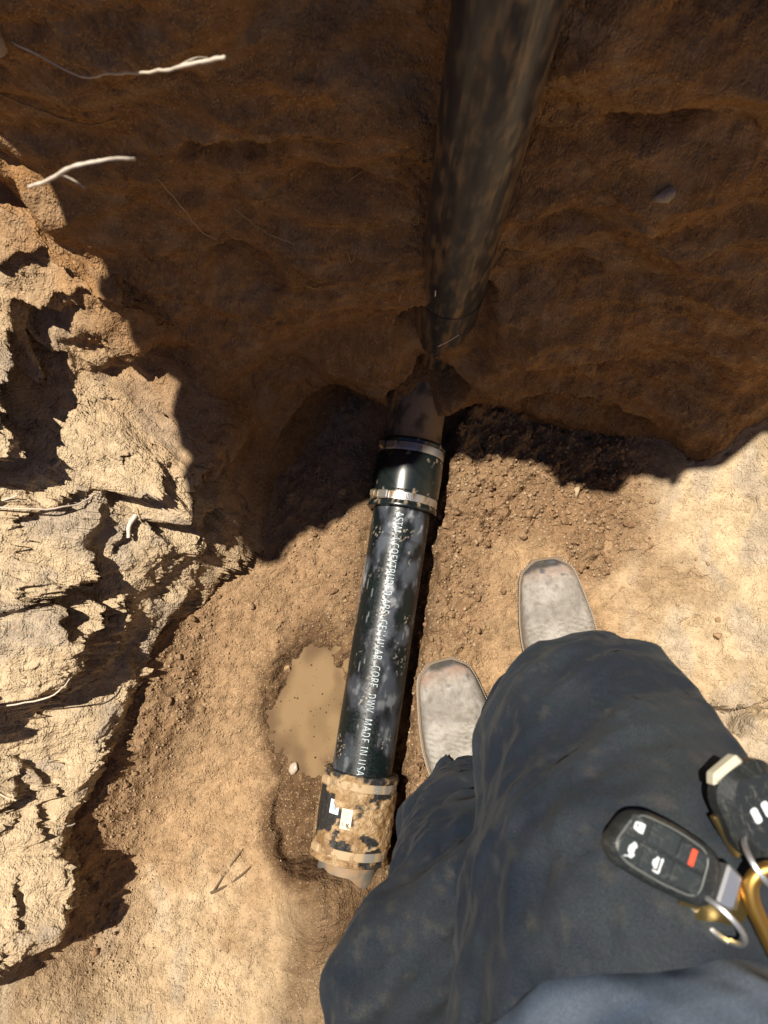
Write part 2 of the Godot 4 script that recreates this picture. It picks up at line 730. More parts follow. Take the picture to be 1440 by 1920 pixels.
func floor_base(x: float, z: float) -> float:
	var q := (x - pipe_x(z)) * .988
	var n := nA.get_noise_3d(x * .8, 3.0, z * .8)
	var h := .014 + .016 * n
	h += .19 * pow(maxf(0.0, (x - .30) / .3), 1.8)
	h += .035 * pow(maxf(0.0, (-.19 - x) / .2), 1.5)
	h += .075 * ss(.30, .62, z) * (1.0 - .5 * ss(.1, .3, x))
	var foot := -.335 - .105 * ss(.05, .33, z)
	var tal := ss(.13, -.03, x - foot + .05 * n) * ss(-.14, -.04, z)
	h += .055 * tal * tal
	# soil slumped over the pipe where it enters the wall
	var ex := x - .052
	var ez := z + .378
	h += .105 * exp(-(ex * ex / .0045 + ez * ez / .0017))
	var w := .017 * nM.get_noise_3d(x * 2.0, 9.0, z * 2.0) + .008 * nD.get_noise_3d(x * .45, 4.0, z * .45)
	# mound of earth over the buried end of the pipe
	var mx := x + .084
	var mz := z - .354
	h += .100 * exp(-(mx * mx + mz * mz) / (.066 * .066))
	# the trench the pipe lies in, open on its right side
	var inside := ss(.078 + w, .058 + w, q) * ss(-.040, -.020, q) * ss(.325, .295, z)
	h = lerpf(h, -.018, inside)
	# the hollow with the muddy water and the wet ground below it
	var ax := (x + .104 + w) / .074
	var az := (z - .100) / .112
	var e := sqrt(ax * ax + az * az) + w * 6.0
	h = lerpf(h, -.011 + .006 * n, ss(1.22 + .25 * nD.get_noise_3d(x * .8, 6.0, z * .8), .60, e) * ss(.03, -.03, q))
	ax = (x + .120 + w) / .048
	az = (z - .262) / .062
	e = sqrt(ax * ax + az * az) + w * 6.0
	h = lerpf(h, .004 + .004 * n, ss(1.05, .88, e) * ss(.03, -.03, q))
	return h


func rough_zone(x: float, z: float) -> float:
	# crumbled ground: up by the far wall, and a strip along the pipe's right side
	var q := (x - pipe_x(z)) * .988
	var a := ss(.05, .09, q) * ss(.46, .36, x) * ss(-.06, -.16, z + .1 * nM.get_noise_3d(x, 2.0, z))
	var b := ss(.045, .06, q) * ss(.19, .12, q) * ss(.40, .34, z)
	var c := ss(-.03, -.05, q) * ss(-.21, -.16, x) * ss(.03, -.03, z)
	c = maxf(c, 1.1 * ss(.11, .02, absf(x + .30 + .12 * ss(.0, .3, z))) * ss(-.12, -.05, z) * ss(.5, .4, z))
	return clampf(maxf(maxf(a, b * .8), c * .5), 0, 1)


func floor_h(x: float, z: float) -> float:
	var h := floor_base(x, z)
	var r := rough_zone(x, z)
	var m := ss(-.1, .35, nM.get_noise_3d(x * 1.7, 5.0, z * 1.7))
	var amp := lerpf(.25 + .3 * m, 1.0, r)
	h += amp * ((.0065 + .005 * r) * nC.get_noise_3d(x, .3, z) * (.15 + .85 * maxf(r, m * .35)) + .0030 * nD.get_noise_3d(x, .7, z) + .0022 * nC.get_noise_3d(x * 2.1, 5.0, z * 2.1))
	h += .005 * r * nB.get_noise_3d(x * 2.2, 1.0, z * 2.2) + .010 * r * nM.get_noise_3d(x * 3.0, 8.0, z * 3.0) + .0040 * ss(.34, .5, x) * nF.get_noise_3d(x * 55.0 + z * 20.0, 1.0, z * 14.0)
	h -= .010 * ss(.70, .88, nB.get_noise_3d(x * .75, 12.0, z * .55)) * ss(.26, .36, x)
	# a broken hole in the pale ground at the far right
	var hx := (x - .480) / .055
	var hz := (z - .108 + .25 * (x - .48)) / .022
	h -= .05 * ss(1.0, .6, sqrt(hx * hx + hz * hz) + .7 * nD.get_noise_3d(x * .4, 3.0, z * .4))
	return h


func floor_color(x: float, z: float, h: float) -> Color:
	var q := (x - pipe_x(z)) * .988
	var n := nM.get_noise_3d(x * 1.3, 1.0, z * 1.3)
	var n2 := nD.get_noise_3d(x * .35, 2.0, z * .35)
	var c := TAN
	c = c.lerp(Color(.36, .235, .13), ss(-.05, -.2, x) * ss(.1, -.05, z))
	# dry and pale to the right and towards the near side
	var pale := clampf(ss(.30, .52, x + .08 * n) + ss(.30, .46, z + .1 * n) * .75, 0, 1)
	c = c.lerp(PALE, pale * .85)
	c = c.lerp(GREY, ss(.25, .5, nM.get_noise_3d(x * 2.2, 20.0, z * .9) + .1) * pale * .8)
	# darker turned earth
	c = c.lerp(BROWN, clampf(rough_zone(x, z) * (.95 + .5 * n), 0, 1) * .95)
	# damp beside the pipe, round the water and below it
	var d1 := ss(.11 + .04 * n, .04, absf(q)) * .75
	var ax := (x + .112) / .075
	var az := (z - .105) / .125
	var d2 := ss(1.40 + .5 * n, .90, sqrt(ax * ax + az * az))
	ax = (x + .12) / .062
	az = (z - .26) / .078
	var d3 := ss(1.15 + .25 * n, .9, sqrt(ax * ax + az * az))
	var d4 := ss(.10, .05, Vector2(x + .03, z - .35).length() + .03 * n) * .5
	c = c.lerp(DAMP, clampf(maxf(maxf(d1, d4), maxf(d2, d3)), 0, 1) * .93)
	return c * (1.0 + .22 * n2) * (1.0 + .16 * n)


func build_floor() -> void:
	var x0 := -.70
	var z0 := -.52
	var s := .0036
	var nx := int((.78 - x0) / s)
	var nz := int((.72 - z0) / s)
	var P := PackedVector3Array()
	var C := PackedColorArray()
	P.resize(nx * nz)
	C.resize(nx * nz)
	var k := 0
	for j in nz:
		var z := z0 + j * s
		for i in nx:
			var x := x0 + i * s
			var h := floor_h(x, z)
			P[k] = Vector3(x, h, z)
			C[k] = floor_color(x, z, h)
			k += 1
	struct("ground", grid(P, nx, nz, C, true), M.floor)
	# the part of the floor behind the worker
	var s2 := .02
	nx = int(1.6 / s2)
	nz = int(.75 / s2)
	P = PackedVector3Array()
	C = PackedColorArray()
	for j in nz:
		for i in nx:
			var p := Vector2(-.75 + i * s2, z0 + int((.72 - z0) / s) * s - s + j * s2)
			P.append(Vector3(p.x, floor_base(p.x, p.y), p.y))
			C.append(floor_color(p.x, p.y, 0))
	struct("ground", grid(P, nx, nz, C, true), M.floor)


# ------------------------------------------------------------------ the earth walls
func spline(A: Array, u: float) -> Vector2:
	var n := A.size()
	var i := int(floor(u))
	var t := u - i
	var a: Vector2 = A[(i - 1 + n) % n]
	var b: Vector2 = A[i % n]
	var c: Vector2 = A[(i + 1) % n]
	var d: Vector2 = A[(i + 2) % n]
	return .5 * (2.0 * b + (c - a) * t + (2.0 * a - 5.0 * b + 4.0 * c - d) * t * t + (3.0 * b - a - 3.0 * c + d) * t * t * t)


var PH := [-.1, 0.0, .1, .19, .3, .45, .6, .7]
var PV := [-.08, 0.0, .17, .36, .58, .8, .95, 1.0]
# the left bank: a steep, slightly overhanging foot, then a slope
var BH2 := [-.1, 0.0, .04, .08, .115, .16, .25, .42, .6, .7]
var BS2 := [-.10, 0.0, .03, .065, .10, .16, .31, .62, .9, 1.0]
var BV2 := [-.05, 0.0, .0, .005, .03, .13, .34, .64, .9, 1.0]



func rise(h: float) -> float:
	for i in range(1, PH.size()):
		if h <= PH[i]:
			return lerpf(PV[i - 1], PV[i], (h - PH[i - 1]) / (PH[i] - PH[i - 1]))
	return 1.0


func rise_left(h: float, steep := 1.0) -> float:
	for i in range(1, BH2.size()):
		if h <= BH2[i]:
			var t: float = (h - BH2[i - 1]) / (BH2[i] - BH2[i - 1])
			return lerpf(lerpf(BS2[i - 1], BS2[i], t), lerpf(BV2[i - 1], BV2[i], t), steep)
	return 1.0


# shovel marks: which wall (0 left: along z, 1 far: along x), along, height, half-sizes, turn, depth (negative: a lump)
var MARKS := [
	[0, -.060, .220, .078, .034, .55, .048], [0, -.042, .188, .066, .027, .55, .036], [0, -.200, .145, .062, .046, .3, .046], [0, -.222, .195, .036, .036, 0.0, .038],
	[0, -.255, .285, .062, .064, .2, .060], [0, -.285, .315, .050, .060, .2, .055], [0, -.365, .310, .062, .070, .2, .075], [0, -.325, .268, .056, .056, .3, .065], [0, -.40, .36, .05, .06, .2, .06],
	[0, -.083, .285, .095, .048, .3, .062], [0, .108, .216, .052, .080, .3, .056], [0, .125, .245, .052, .060, .2, .055], [0, .036, .190, .052, .021, .4, .036],
	[0, .27, .045, .075, .05, .1, .02], [0, .02, .34, .10, .06, .3, .06], [0, -.12, .40, .10, .06, .4, .05], [0, .30, .27, .06, .035, .3, .035],
	[0, -.015, .25, .050, .050, .1, -.022], [0, .20, .195, .070, .055, .1, -.032], [0, .315, .185, .060, .060, .1, -.030], [0, -.155, .12, .03, .05, .2, -.018], [0, -.27, .22, .045, .05, 0.0, -.022],
	[1, .075, .105, .060, .045, 0.0, .050], [1, -.07, .04, .095, .055, 0.0, .055], [1, .05, .085, .060, .035, 0.0, .030], [1, .092, .185, .075, .130, 0.0, .030],
	[1, .27, .52, .055, .028, .1, .030], [1, .22, .40, .09, .05, .3, .016], [1, .33, .62, .10, .05, -.2, .020], [1, -.12, .50, .11, .03, .15, .022],
	[1, -.05, .40, .10, .06, 0.0, .015], [1, .25, .22, .11, .05, 0.0, -.026], [1, -.03, .17, .10, .04, .1, -.022], [1, .30, .08, .12, .035, 0.0, .028],
	[1, -.17, .30, .06, .07, .3, .02],
]


var near_marks := {}


func marks(along: float, h: float, wall: int, wob: float) -> float:
	var out := 0.0
	var slot := int((along + 1.0) * 16.0) + wall * 64
	if not near_marks.has(slot):
		var list := []
		for g in MARKS:
			if g[0] == wall and absf((int((along + 1.0) * 16.0) + .5) / 16.0 - 1.0 - g[1]) < (g[3] + g[4]) * 1.25 + .04:
				list.append(g)
		near_marks[slot] = list
	for g in near_marks[slot]:
		var a: float = along - g[1]
		var b: float = (h - g[2]) * (1.9 if wall == 0 else 1.15)
		var r1: float = g[3]
		var r2: float = g[4]
		var far := (r1 + r2) * 1.25
		if absf(a) > far or absf(b) > far:
			continue
		var cs := cos(g[5])
		var sn := sin(g[5])
		var x := (a * cs + b * sn) / r1
		var y := (-a * sn + b * cs) / r2
		var e := sqrt(x * x + y * y) + wob
		if e >= 1.0:
			continue
		var depth: float = g[6]
		if depth > 0:
			# a crisp rim on the high side, running out gently below
			var w := lerpf(.16, .75, ss(.5, -.7, y - x * .35))
			out += depth * (1.25 if wall == 0 else 1.0) * ss(0.0, w, 1.0 - e) * (1.0 - .25 * (1.0 - e))
		else:
			var w := lerpf(.30, .9, ss(-.5, .6, y))
			out += depth * ss(0.0, w, 1.0 - e)
	return out


var wall_U := PackedFloat32Array()
var wall_H := PackedFloat32Array()
var wall_P := PackedVector3Array()
var wall_N := PackedVector3Array()


func build_walls() -> void:
	# many smaller bites of the spade
	var r2 := RandomNumberGenerator.new()
	r2.seed = 4
	for k in 34:
		MARKS.append([0, r2.randf_range(-.36, .40), r2.randf_range(.15, .36), r2.randf_range(.018, .045), r2.randf_range(.010, .020), r2.randf_range(.3, .8), r2.randf_range(.010, .022)])
	for k in 14:
		MARKS.append([1, r2.randf_range(-.25, .42), r2.randf_range(.10, .68), r2.randf_range(.03, .09), r2.randf_range(.012, .03), r2.randf_range(-.3, .5), r2.randf_range(.003, .008)])
	# columns: dense where the pit is seen, sparse behind the worker
	var u := 0.0
	while u < 22.0:
		wall_U.append(u)
		var l := (spline(MID, u + .02) - spline(MID, u)).length() / .02
		l = maxf(l, (spline(FLO, u + .02) - spline(FLO, u)).length() / .02)
		var seen := u > .2 and u < 15.6
		u += ((.0034 if u < 5.6 else .0044) if seen else .02) / maxf(l, .05)
	var h := -.06
	while h < RIM - .001:
		wall_H.append(h)
		h += (.0023 if h > .08 and h < .38 else .0040) if h < .78 else .022
	wall_H.append(RIM)
	var nu := wall_U.size()
	var nv := wall_H.size()
	wall_P.resize(nu * nv)
	var C := PackedColorArray()
	C.resize(nu * nv)
	var F := []
	var MI := []
	var L := []
	var O := []
	for i in nu:
		F.append(spline(FLO, wall_U[i]))
		MI.append(spline(MID, wall_U[i]))
		var lp := spline(LIP, wall_U[i])
		var ragged := ss(3.5, 4.5, wall_U[i]) * ss(13.0, 12.0, wall_U[i])
		lp += Vector2(nM.get_noise_2d(lp.x * 1.3, lp.y * 1.3 + 9.0), nM.get_noise_2d(lp.x * 1.3 + 50.0, lp.y * 1.3)) * .026 * ragged
		L.append(lp)
		var tdir: Vector2 = (spline(MID, wall_U[i] + .15) - spline(MID, wall_U[i] - .15 + 22.0)).normalized()
		O.append(Vector3(tdir.y, 0, -tdir.x))
	for j in nv:
		var hh := wall_H[j]
		var r := rise(hh)
		var up := ss(0.0, 1.0, (hh - .7) / .65)
		for i in nu:
			var uu := wall_U[i]
			var q: Vector2
			if hh <= .7:
				var bank := ss(5.2, 3.6, uu) if uu < 11.0 else ss(20.0, 21.0, uu)
				var rr := r
				var terraced := ss(6.1, 5.3, uu) if uu < 11.0 else ss(20.0, 21.0, uu)
				if terraced > 0.0:
					var steep := clampf(ss(.0, .10, F[i].y) + ss(-.16, -.22, F[i].y), 0, 1)
					rr = lerpf(r, rise_left(hh, steep), bank)
					if hh > .07:
						# the bank goes up in irregular steps, their edges rising towards the near side
						var zz: float = F[i].y
						var st: float = (hh - .30 * zz + .050 * nM.get_noise_3d(zz * .9, hh * .7, 60.0) + .014 * nM.get_noise_3d(zz * 3.0, hh * 2.0, 61.0)) / .155 + 7.05
						var fr: float = st - floorf(st)
						var hs: float = hh + .155 * (ss(.58, 1.0, fr) - fr) - .020 * sin(PI * clampf(fr / .58, 0, 1)) * ss(0.0, .3, fr)
						var keep := ss(.07, .12, hh) * ss(.66, .52, hh) * terraced * ss(-.45, .1, nM.get_noise_3d(zz * 1.1, hh * .8, 63.0))
						rr = lerpf(rr, lerpf(rise(hs), rise_left(hs, steep), bank), .95 * keep)
				q = F[i].lerp(MI[i], rr)
			else:
				q = MI[i].lerp(L[i], up)
			var o: Vector3 = O[i]
			var left := ss(5.6, 4.2, uu) if uu < 11.0 else ss(20.0, 21.0, uu)
			var far := ss(4.6, 5.8, uu) * ss(12.6, 11.6, uu)
			var right := ss(11.8, 12.8, uu) * ss(18.0, 17.0, uu)
			var x := q.x
			var z := q.y
			# strata on the far wall run level, spade strokes on the left wall run down it
			var sx := x * lerpf(1.0, .62, far)
			var sh := hh * lerpf(1.0, 1.25, far) * lerpf(1.0, .75, left)
			var m := ss(-.12, .30, nM.get_noise_3d(x, hh * 1.2, z))
			var fine := nD.get_noise_3d(sx, sh, z)
			var chunk := nC.get_noise_3d(sx * .8, sh * .8, z * .8)
			var plate := nP.get_noise_3d(sx, sh * .8, z * .8)
			var plate2 := nQ.get_noise_3d(sx, sh * .8, z * .8)
			if left > 0.01:
				# spade strokes run along the bank, rising towards the near side
				var s1 := (z * .86 + hh * 1.25 * .50) * .52
				var s2 := -z * .50 + hh * 1.25 * .86
				plate = lerpf(plate, nP.get_noise_3d(s1, s2, 2.0), left)
				plate2 = lerpf(plate2, nQ.get_noise_3d(s1, s2, 2.0), left)
				chunk = lerpf(chunk, nC.get_noise_3d(s1 * 1.6, s2 * .9, 2.0), left)
			var d := (.026 + .016 * far) * nA.get_noise_3d(sx, sh, z) * (1.0 - .65 * right)
			d += (.013 * plate + .007 * plate2 * (.4 + .6 * m)) * lerpf(.16, 1.25, left) * (1.0 - .85 * right)
			d += .006 * nB.get_noise_3d(sx * .6, sh * .6, z * .6) * (.35 + .65 * m)
			var amp := .85 * left + .35 * far + .30 * right + .25
			d += amp * (.30 + .70 * m) * (.0065 * chunk + .0062 * fine + (.0030 + .0035 * left) * nC.get_noise_3d(sx * 1.9, sh * 1.9, z * 1.9 + 5.0))
			var wob := .09 * nD.get_noise_3d(x * .28, hh * .28, z * .28) + .10 * nM.get_noise_3d(x * 2.4, hh * 2.4, z * 2.4)
			var stroke := nF.get_noise_3d((z if left > .5 else x) * 14.0 + hh * 6.0, (-z * .5 + hh * 1.07) * 170.0 if left > .5 else x * 130.0, 3.0)
			d += (1.0 - m) * .0018 * stroke
			if left > 0.0 and hh < .6:
				d += left * marks(z, hh, 0, wob)
			if far > 0.0 and hh < .8:
				d += far * marks(x, hh, 1, wob)
			# the wall hangs over at its foot on the left
			d += left * .006 * ss(.07, .02, hh + .02 * wob)
			d *= ss(RIM + .02, RIM - .25, hh) * .75 + .25
			var drop := .012 * (1.0 - .6 * far) * nA.get_noise_3d(x * 1.6, hh * 1.6 + 8.0, z * 1.6) + amp * m * .003 * nD.get_noise_3d(x, hh + 7.0, z)
			if hh > RIM - .05:
				drop = 0.0
			wall_P[j * nu + i] = Vector3(x, hh + drop, z) + o * d
			# colour of the soil itself
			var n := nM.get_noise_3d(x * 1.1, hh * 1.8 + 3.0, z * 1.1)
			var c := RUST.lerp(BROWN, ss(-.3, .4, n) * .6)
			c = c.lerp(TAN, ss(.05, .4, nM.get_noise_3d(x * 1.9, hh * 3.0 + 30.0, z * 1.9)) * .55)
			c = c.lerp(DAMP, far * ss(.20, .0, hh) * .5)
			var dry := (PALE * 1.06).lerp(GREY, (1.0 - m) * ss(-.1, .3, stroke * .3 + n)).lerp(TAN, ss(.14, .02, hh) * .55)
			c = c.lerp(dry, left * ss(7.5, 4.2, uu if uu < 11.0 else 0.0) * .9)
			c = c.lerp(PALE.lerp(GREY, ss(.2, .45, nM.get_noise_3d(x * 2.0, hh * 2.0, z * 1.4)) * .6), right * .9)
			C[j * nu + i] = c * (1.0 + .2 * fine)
	wall_N = grid_normals(wall_P, nu, nv, false, true)
	wall_C = C
	var cuts := {"wall_left": [21.2, 26.75], "wall_far": [4.75, 12.3], "wall_right": [12.3, 17.6], "wall_near": [17.6, 21.2]}
	for key in cuts:
		var cols := PackedInt32Array()
		var a: float = cuts[key][0]
		var b: float = cuts[key][1]
		for i in nu * 2:
			var uu := wall_U[i % nu] + (22.0 if i >= nu else 0.0)
			if uu >= a - 1e-6 and uu <= b:
				cols.append(i % nu)
		# one more column so that neighbours meet
		cols.append((cols[cols.size() - 1] + 1) % nu)
		var n := cols.size()
		var P := PackedVector3Array()
		var N := PackedVector3Array()
		var K := PackedColorArray()
		P.resize(n * nv)
		N.resize(n * nv)
		K.resize(n * nv)
		for j in nv:
			for i in n:
				P[j * n + i] = wall_P[j * nu + cols[i]]
				N[j * n + i] = wall_N[j * nu + cols[i]]
				K[j * n + i] = C[j * nu + cols[i]]
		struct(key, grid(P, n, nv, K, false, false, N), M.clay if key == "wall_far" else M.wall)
	# the ground above: pockets between the rim and its hull, then rings out to the horizon
	var lip := PackedVector2Array()
	for i in range(0, nu, 5):
		var p := wall_P[(nv - 1) * nu + i]
		lip.append(Vector2(p.x, p.z))
	var hull := Geometry2D.convex_hull(lip)
	hull.remove_at(hull.size() - 1)
	var on_hull := PackedInt32Array()
	for i in lip.size():
		if hull.has(lip[i]):
			on_hull.append(i)
	var st := begin(0)
	var put := func(p: Vector2, r: float) -> void:
		st.set_color(TAN.lerp(BROWN, .5 + .5 * nM.get_noise_3d(p.x, 0, p.y)))
		st.add_vertex(Vector3(p.x, RIM + (.02 * nA.get_noise_3d(p.x * .5, 0, p.y * .5) if r > .0 and r < 30.0 else 0.0), p.y))
	for k in on_hull.size():
		var a := on_hull[k]
		var b := on_hull[(k + 1) % on_hull.size()]
		if b <= a:
			b += lip.size()
		if b - a < 2:
			continue
		var poly := PackedVector2Array()
		for q in range(a, b + 1):
			poly.append(lip[q % lip.size()])
		var tri := Geometry2D.triangulate_polygon(poly)
		for q in range(0, tri.size(), 3):
			var t := [poly[tri[q]], poly[tri[q + 1]], poly[tri[q + 2]]]
			if (t[1] - t[0]).cross(t[2] - t[0]) < 0:
				t.reverse()
			for v in t:
				put.call(v, 0.0)
	var reach := [0.0, .05, .15, .4, 1.0, 2.5, 6.0, 15.0, 40.0, 120.0, 300.0]
	for k in on_hull.size():
		var a := lip[on_hull[k]]
		var b := lip[on_hull[(k + 1) % on_hull.size()]]
		var oa := (a - Vector2(.05, .35)).normalized()
		var ob := (b - Vector2(.05, .35)).normalized()
		for q in reach.size() - 1:
			var r0: float = reach[q]
			var r1: float = reach[q + 1]
			for v in [[a, oa, r0], [b, ob, r0], [b, ob, r1], [a, oa, r0], [b, ob, r1], [a, oa, r1]]:
				put.call(v[0] + v[1] * v[2], v[2])
	struct("terrain", finish(st), M.land)


var wall_C := PackedColorArray()


# a point of the built wall near (u, h)
func on_wall(u: float, h: float) -> Array:
	var i := clampi(wall_U.bsearch(u), 0, wall_U.size() - 1)
	var j := clampi(wall_H.bsearch(h), 0, wall_H.size() - 1)
	var k := j * wall_U.size() + i
	return [wall_P[k], wall_N[k], wall_C[k]]


func build_water() -> void:
	var m := vmat(.07, .5)
	var P := PackedVector3Array()
	var C := PackedColorArray()
	var n := 96
	var rings := []
	for k in 41:
		rings.append(k / 40.0)
	for r in rings:
		for i in n:
			var a := TAU * i / n
			var p := Vector3(-.106 + .090 * cos(a) * r, -.0005, .100 + .130 * sin(a) * r)
			P.append(p)
			# clouds of stirred clay, darker where the bottom shows through at the shallow edge
			var silt := nM.get_noise_3d(p.x * 2.2, 50.0, p.z * 1.6) + .4 * nD.get_noise_3d(p.x * .3, 50.0, p.z * .3)
			var c := Color(.225, .150, .075).lerp(Color(.165, .108, .054), ss(-.15, .6, silt) * .7)
			c = c.lerp(Color(.12, .075, .04), ss(.50, .95, r + .35 * silt) * .85)
			C.append(c)
	var N := PackedVector3Array()
	N.resize(P.size())
	N.fill(Vector3.UP)
	var w := struct("water", grid(P, n, rings.size(), C, false, true, N), m)
	w.set_meta("label", "muddy tan puddle beside the drain pipe")


# ------------------------------------------------------------------ pipes
# lathe round the z axis: profile rows of [z, radius]; paint gets (angle, z) and returns [colour, extra radius]
func lathe(rows: Array, sides: int, paint: Callable) -> ArrayMesh:
	var P := PackedVector3Array()
	var C := PackedColorArray()
	for r in rows:
		for k in sides:
			var a := TAU * k / sides
			var got: Array = paint.call(a, r[0])
			var rad: float = maxf(0.0002, r[1] + got[1])
			P.append(Vector3(sin(a) * rad, cos(a) * rad, r[0]))
			C.append(got[0])
	return grid(P, sides, rows.size(), C, true, true)


func even(z0: float, z1: float, r: float, n: int) -> Array:
	var out := []
	for i in n + 1:
		out.append([lerpf(z0, z1, float(i) / n), r])
	return out


# a curved patch on a cylinder round z; angle 0 is the top, positive to the right
func patch(z0: float, z1: float, a0: float, a1: float, r: float, na := 6, nz := 2) -> ArrayMesh:
	var P := PackedVector3Array()
	for j in nz + 1:
		for i in na + 1:
			var a := lerpf(a0, a1, float(i) / na)
			P.append(Vector3(sin(a) * r, cos(a) * r, lerpf(z0, z1, float(j) / nz)))
	return grid(P, na + 1, nz + 1, PackedColorArray(), true)


func clamp_parts(parent: Node3D, z: float, r: float, turn: float, dirt: float) -> void:
	var band := MeshInstance3D.new()
	band.name = "hose_clamp"
	var w := .0125
	var paint := func(a: float, zz: float) -> Array:
		var n := nM.get_noise_3d(sin(a) * 2.2, cos(a) * 2.2, zz * 4.0 + z * 30.0)
		var c := Color(.55, .56, .56).lerp(Color(.30, .20, .10), ss(.30 - dirt, .55 - dirt, n))
		return [c, .0]
	band.mesh = lathe([[z - w / 2, r - .003], [z - w / 2, r + .0006], [z - w / 2 + .0008, r + .001], [z + w / 2 - .0008, r + .001], [z + w / 2, r + .0006], [z + w / 2, r - .003]], 64, paint)
	band.material_override = M.steel
	parent.add_child(band, true)
	# worm housing, slots and screw head
	var t := Transform3D(Basis(Vector3(0, 0, 1), -turn), Vector3.ZERO)
	var st := begin(-1)
	slab(st, round_poly([Vector2(-.010, -.0068), Vector2(.010, -.0068), Vector2(.010, .0068), Vector2(-.010, .0068)], .003), 0, .0042, .0016, t * Transform3D(Basis(Vector3(1, 0, 0), Vector3(0, 0, 1), Vector3(0, 1, 0)), Vector3(0, r + .0005, z)))
	var box := obj("housing", finish(st), M.clamp_steel, band)
	box.name = "housing"
	st = begin(-1)
	for k in 15:
		var a := turn + .24 + k * .048
		var tt := Transform3D(Basis(Vector3(0, 0, 1), -a), Vector3.ZERO)
		var p := PackedVector2Array([Vector2(-.0004, -.0040), Vector2(.0004, -.0044), Vector2(.0004, .0040), Vector2(-.0004, .0044)])
		slab(st, p, 0, .0009, .0002, tt * Transform3D(Basis(Vector3(1, 0, 0), Vector3(0, 0, 1), Vector3(0, 1, 0)), Vector3(0, r + .0008, z)))
	obj("thread", finish(st), M.clamp_dark, band)
	# hexagonal screw head with a slot, lying along the band
	var hex := PackedVector2Array()
	for k in 6:
		hex.append(Vector2(cos(TAU * k / 6), sin(TAU * k / 6)) * .0072)
	var sp := t * Transform3D(Basis(Vector3(0, 0, 1), Vector3(0, 1, 0), Vector3(-1, 0, 0)), Vector3(-.011, r + .0056, z))
	st = begin(-1)
	slab(st, hex, 0, .0065, .0010, sp)
	var round := PackedVector2Array()
	for k in 14:
		round.append(Vector2(cos(TAU * k / 14), sin(TAU * k / 14)) * .0036)
	slab(st, round, .0066, .0080, .0005, sp)
	obj("screw", finish(st), M.clamp_screw, band)


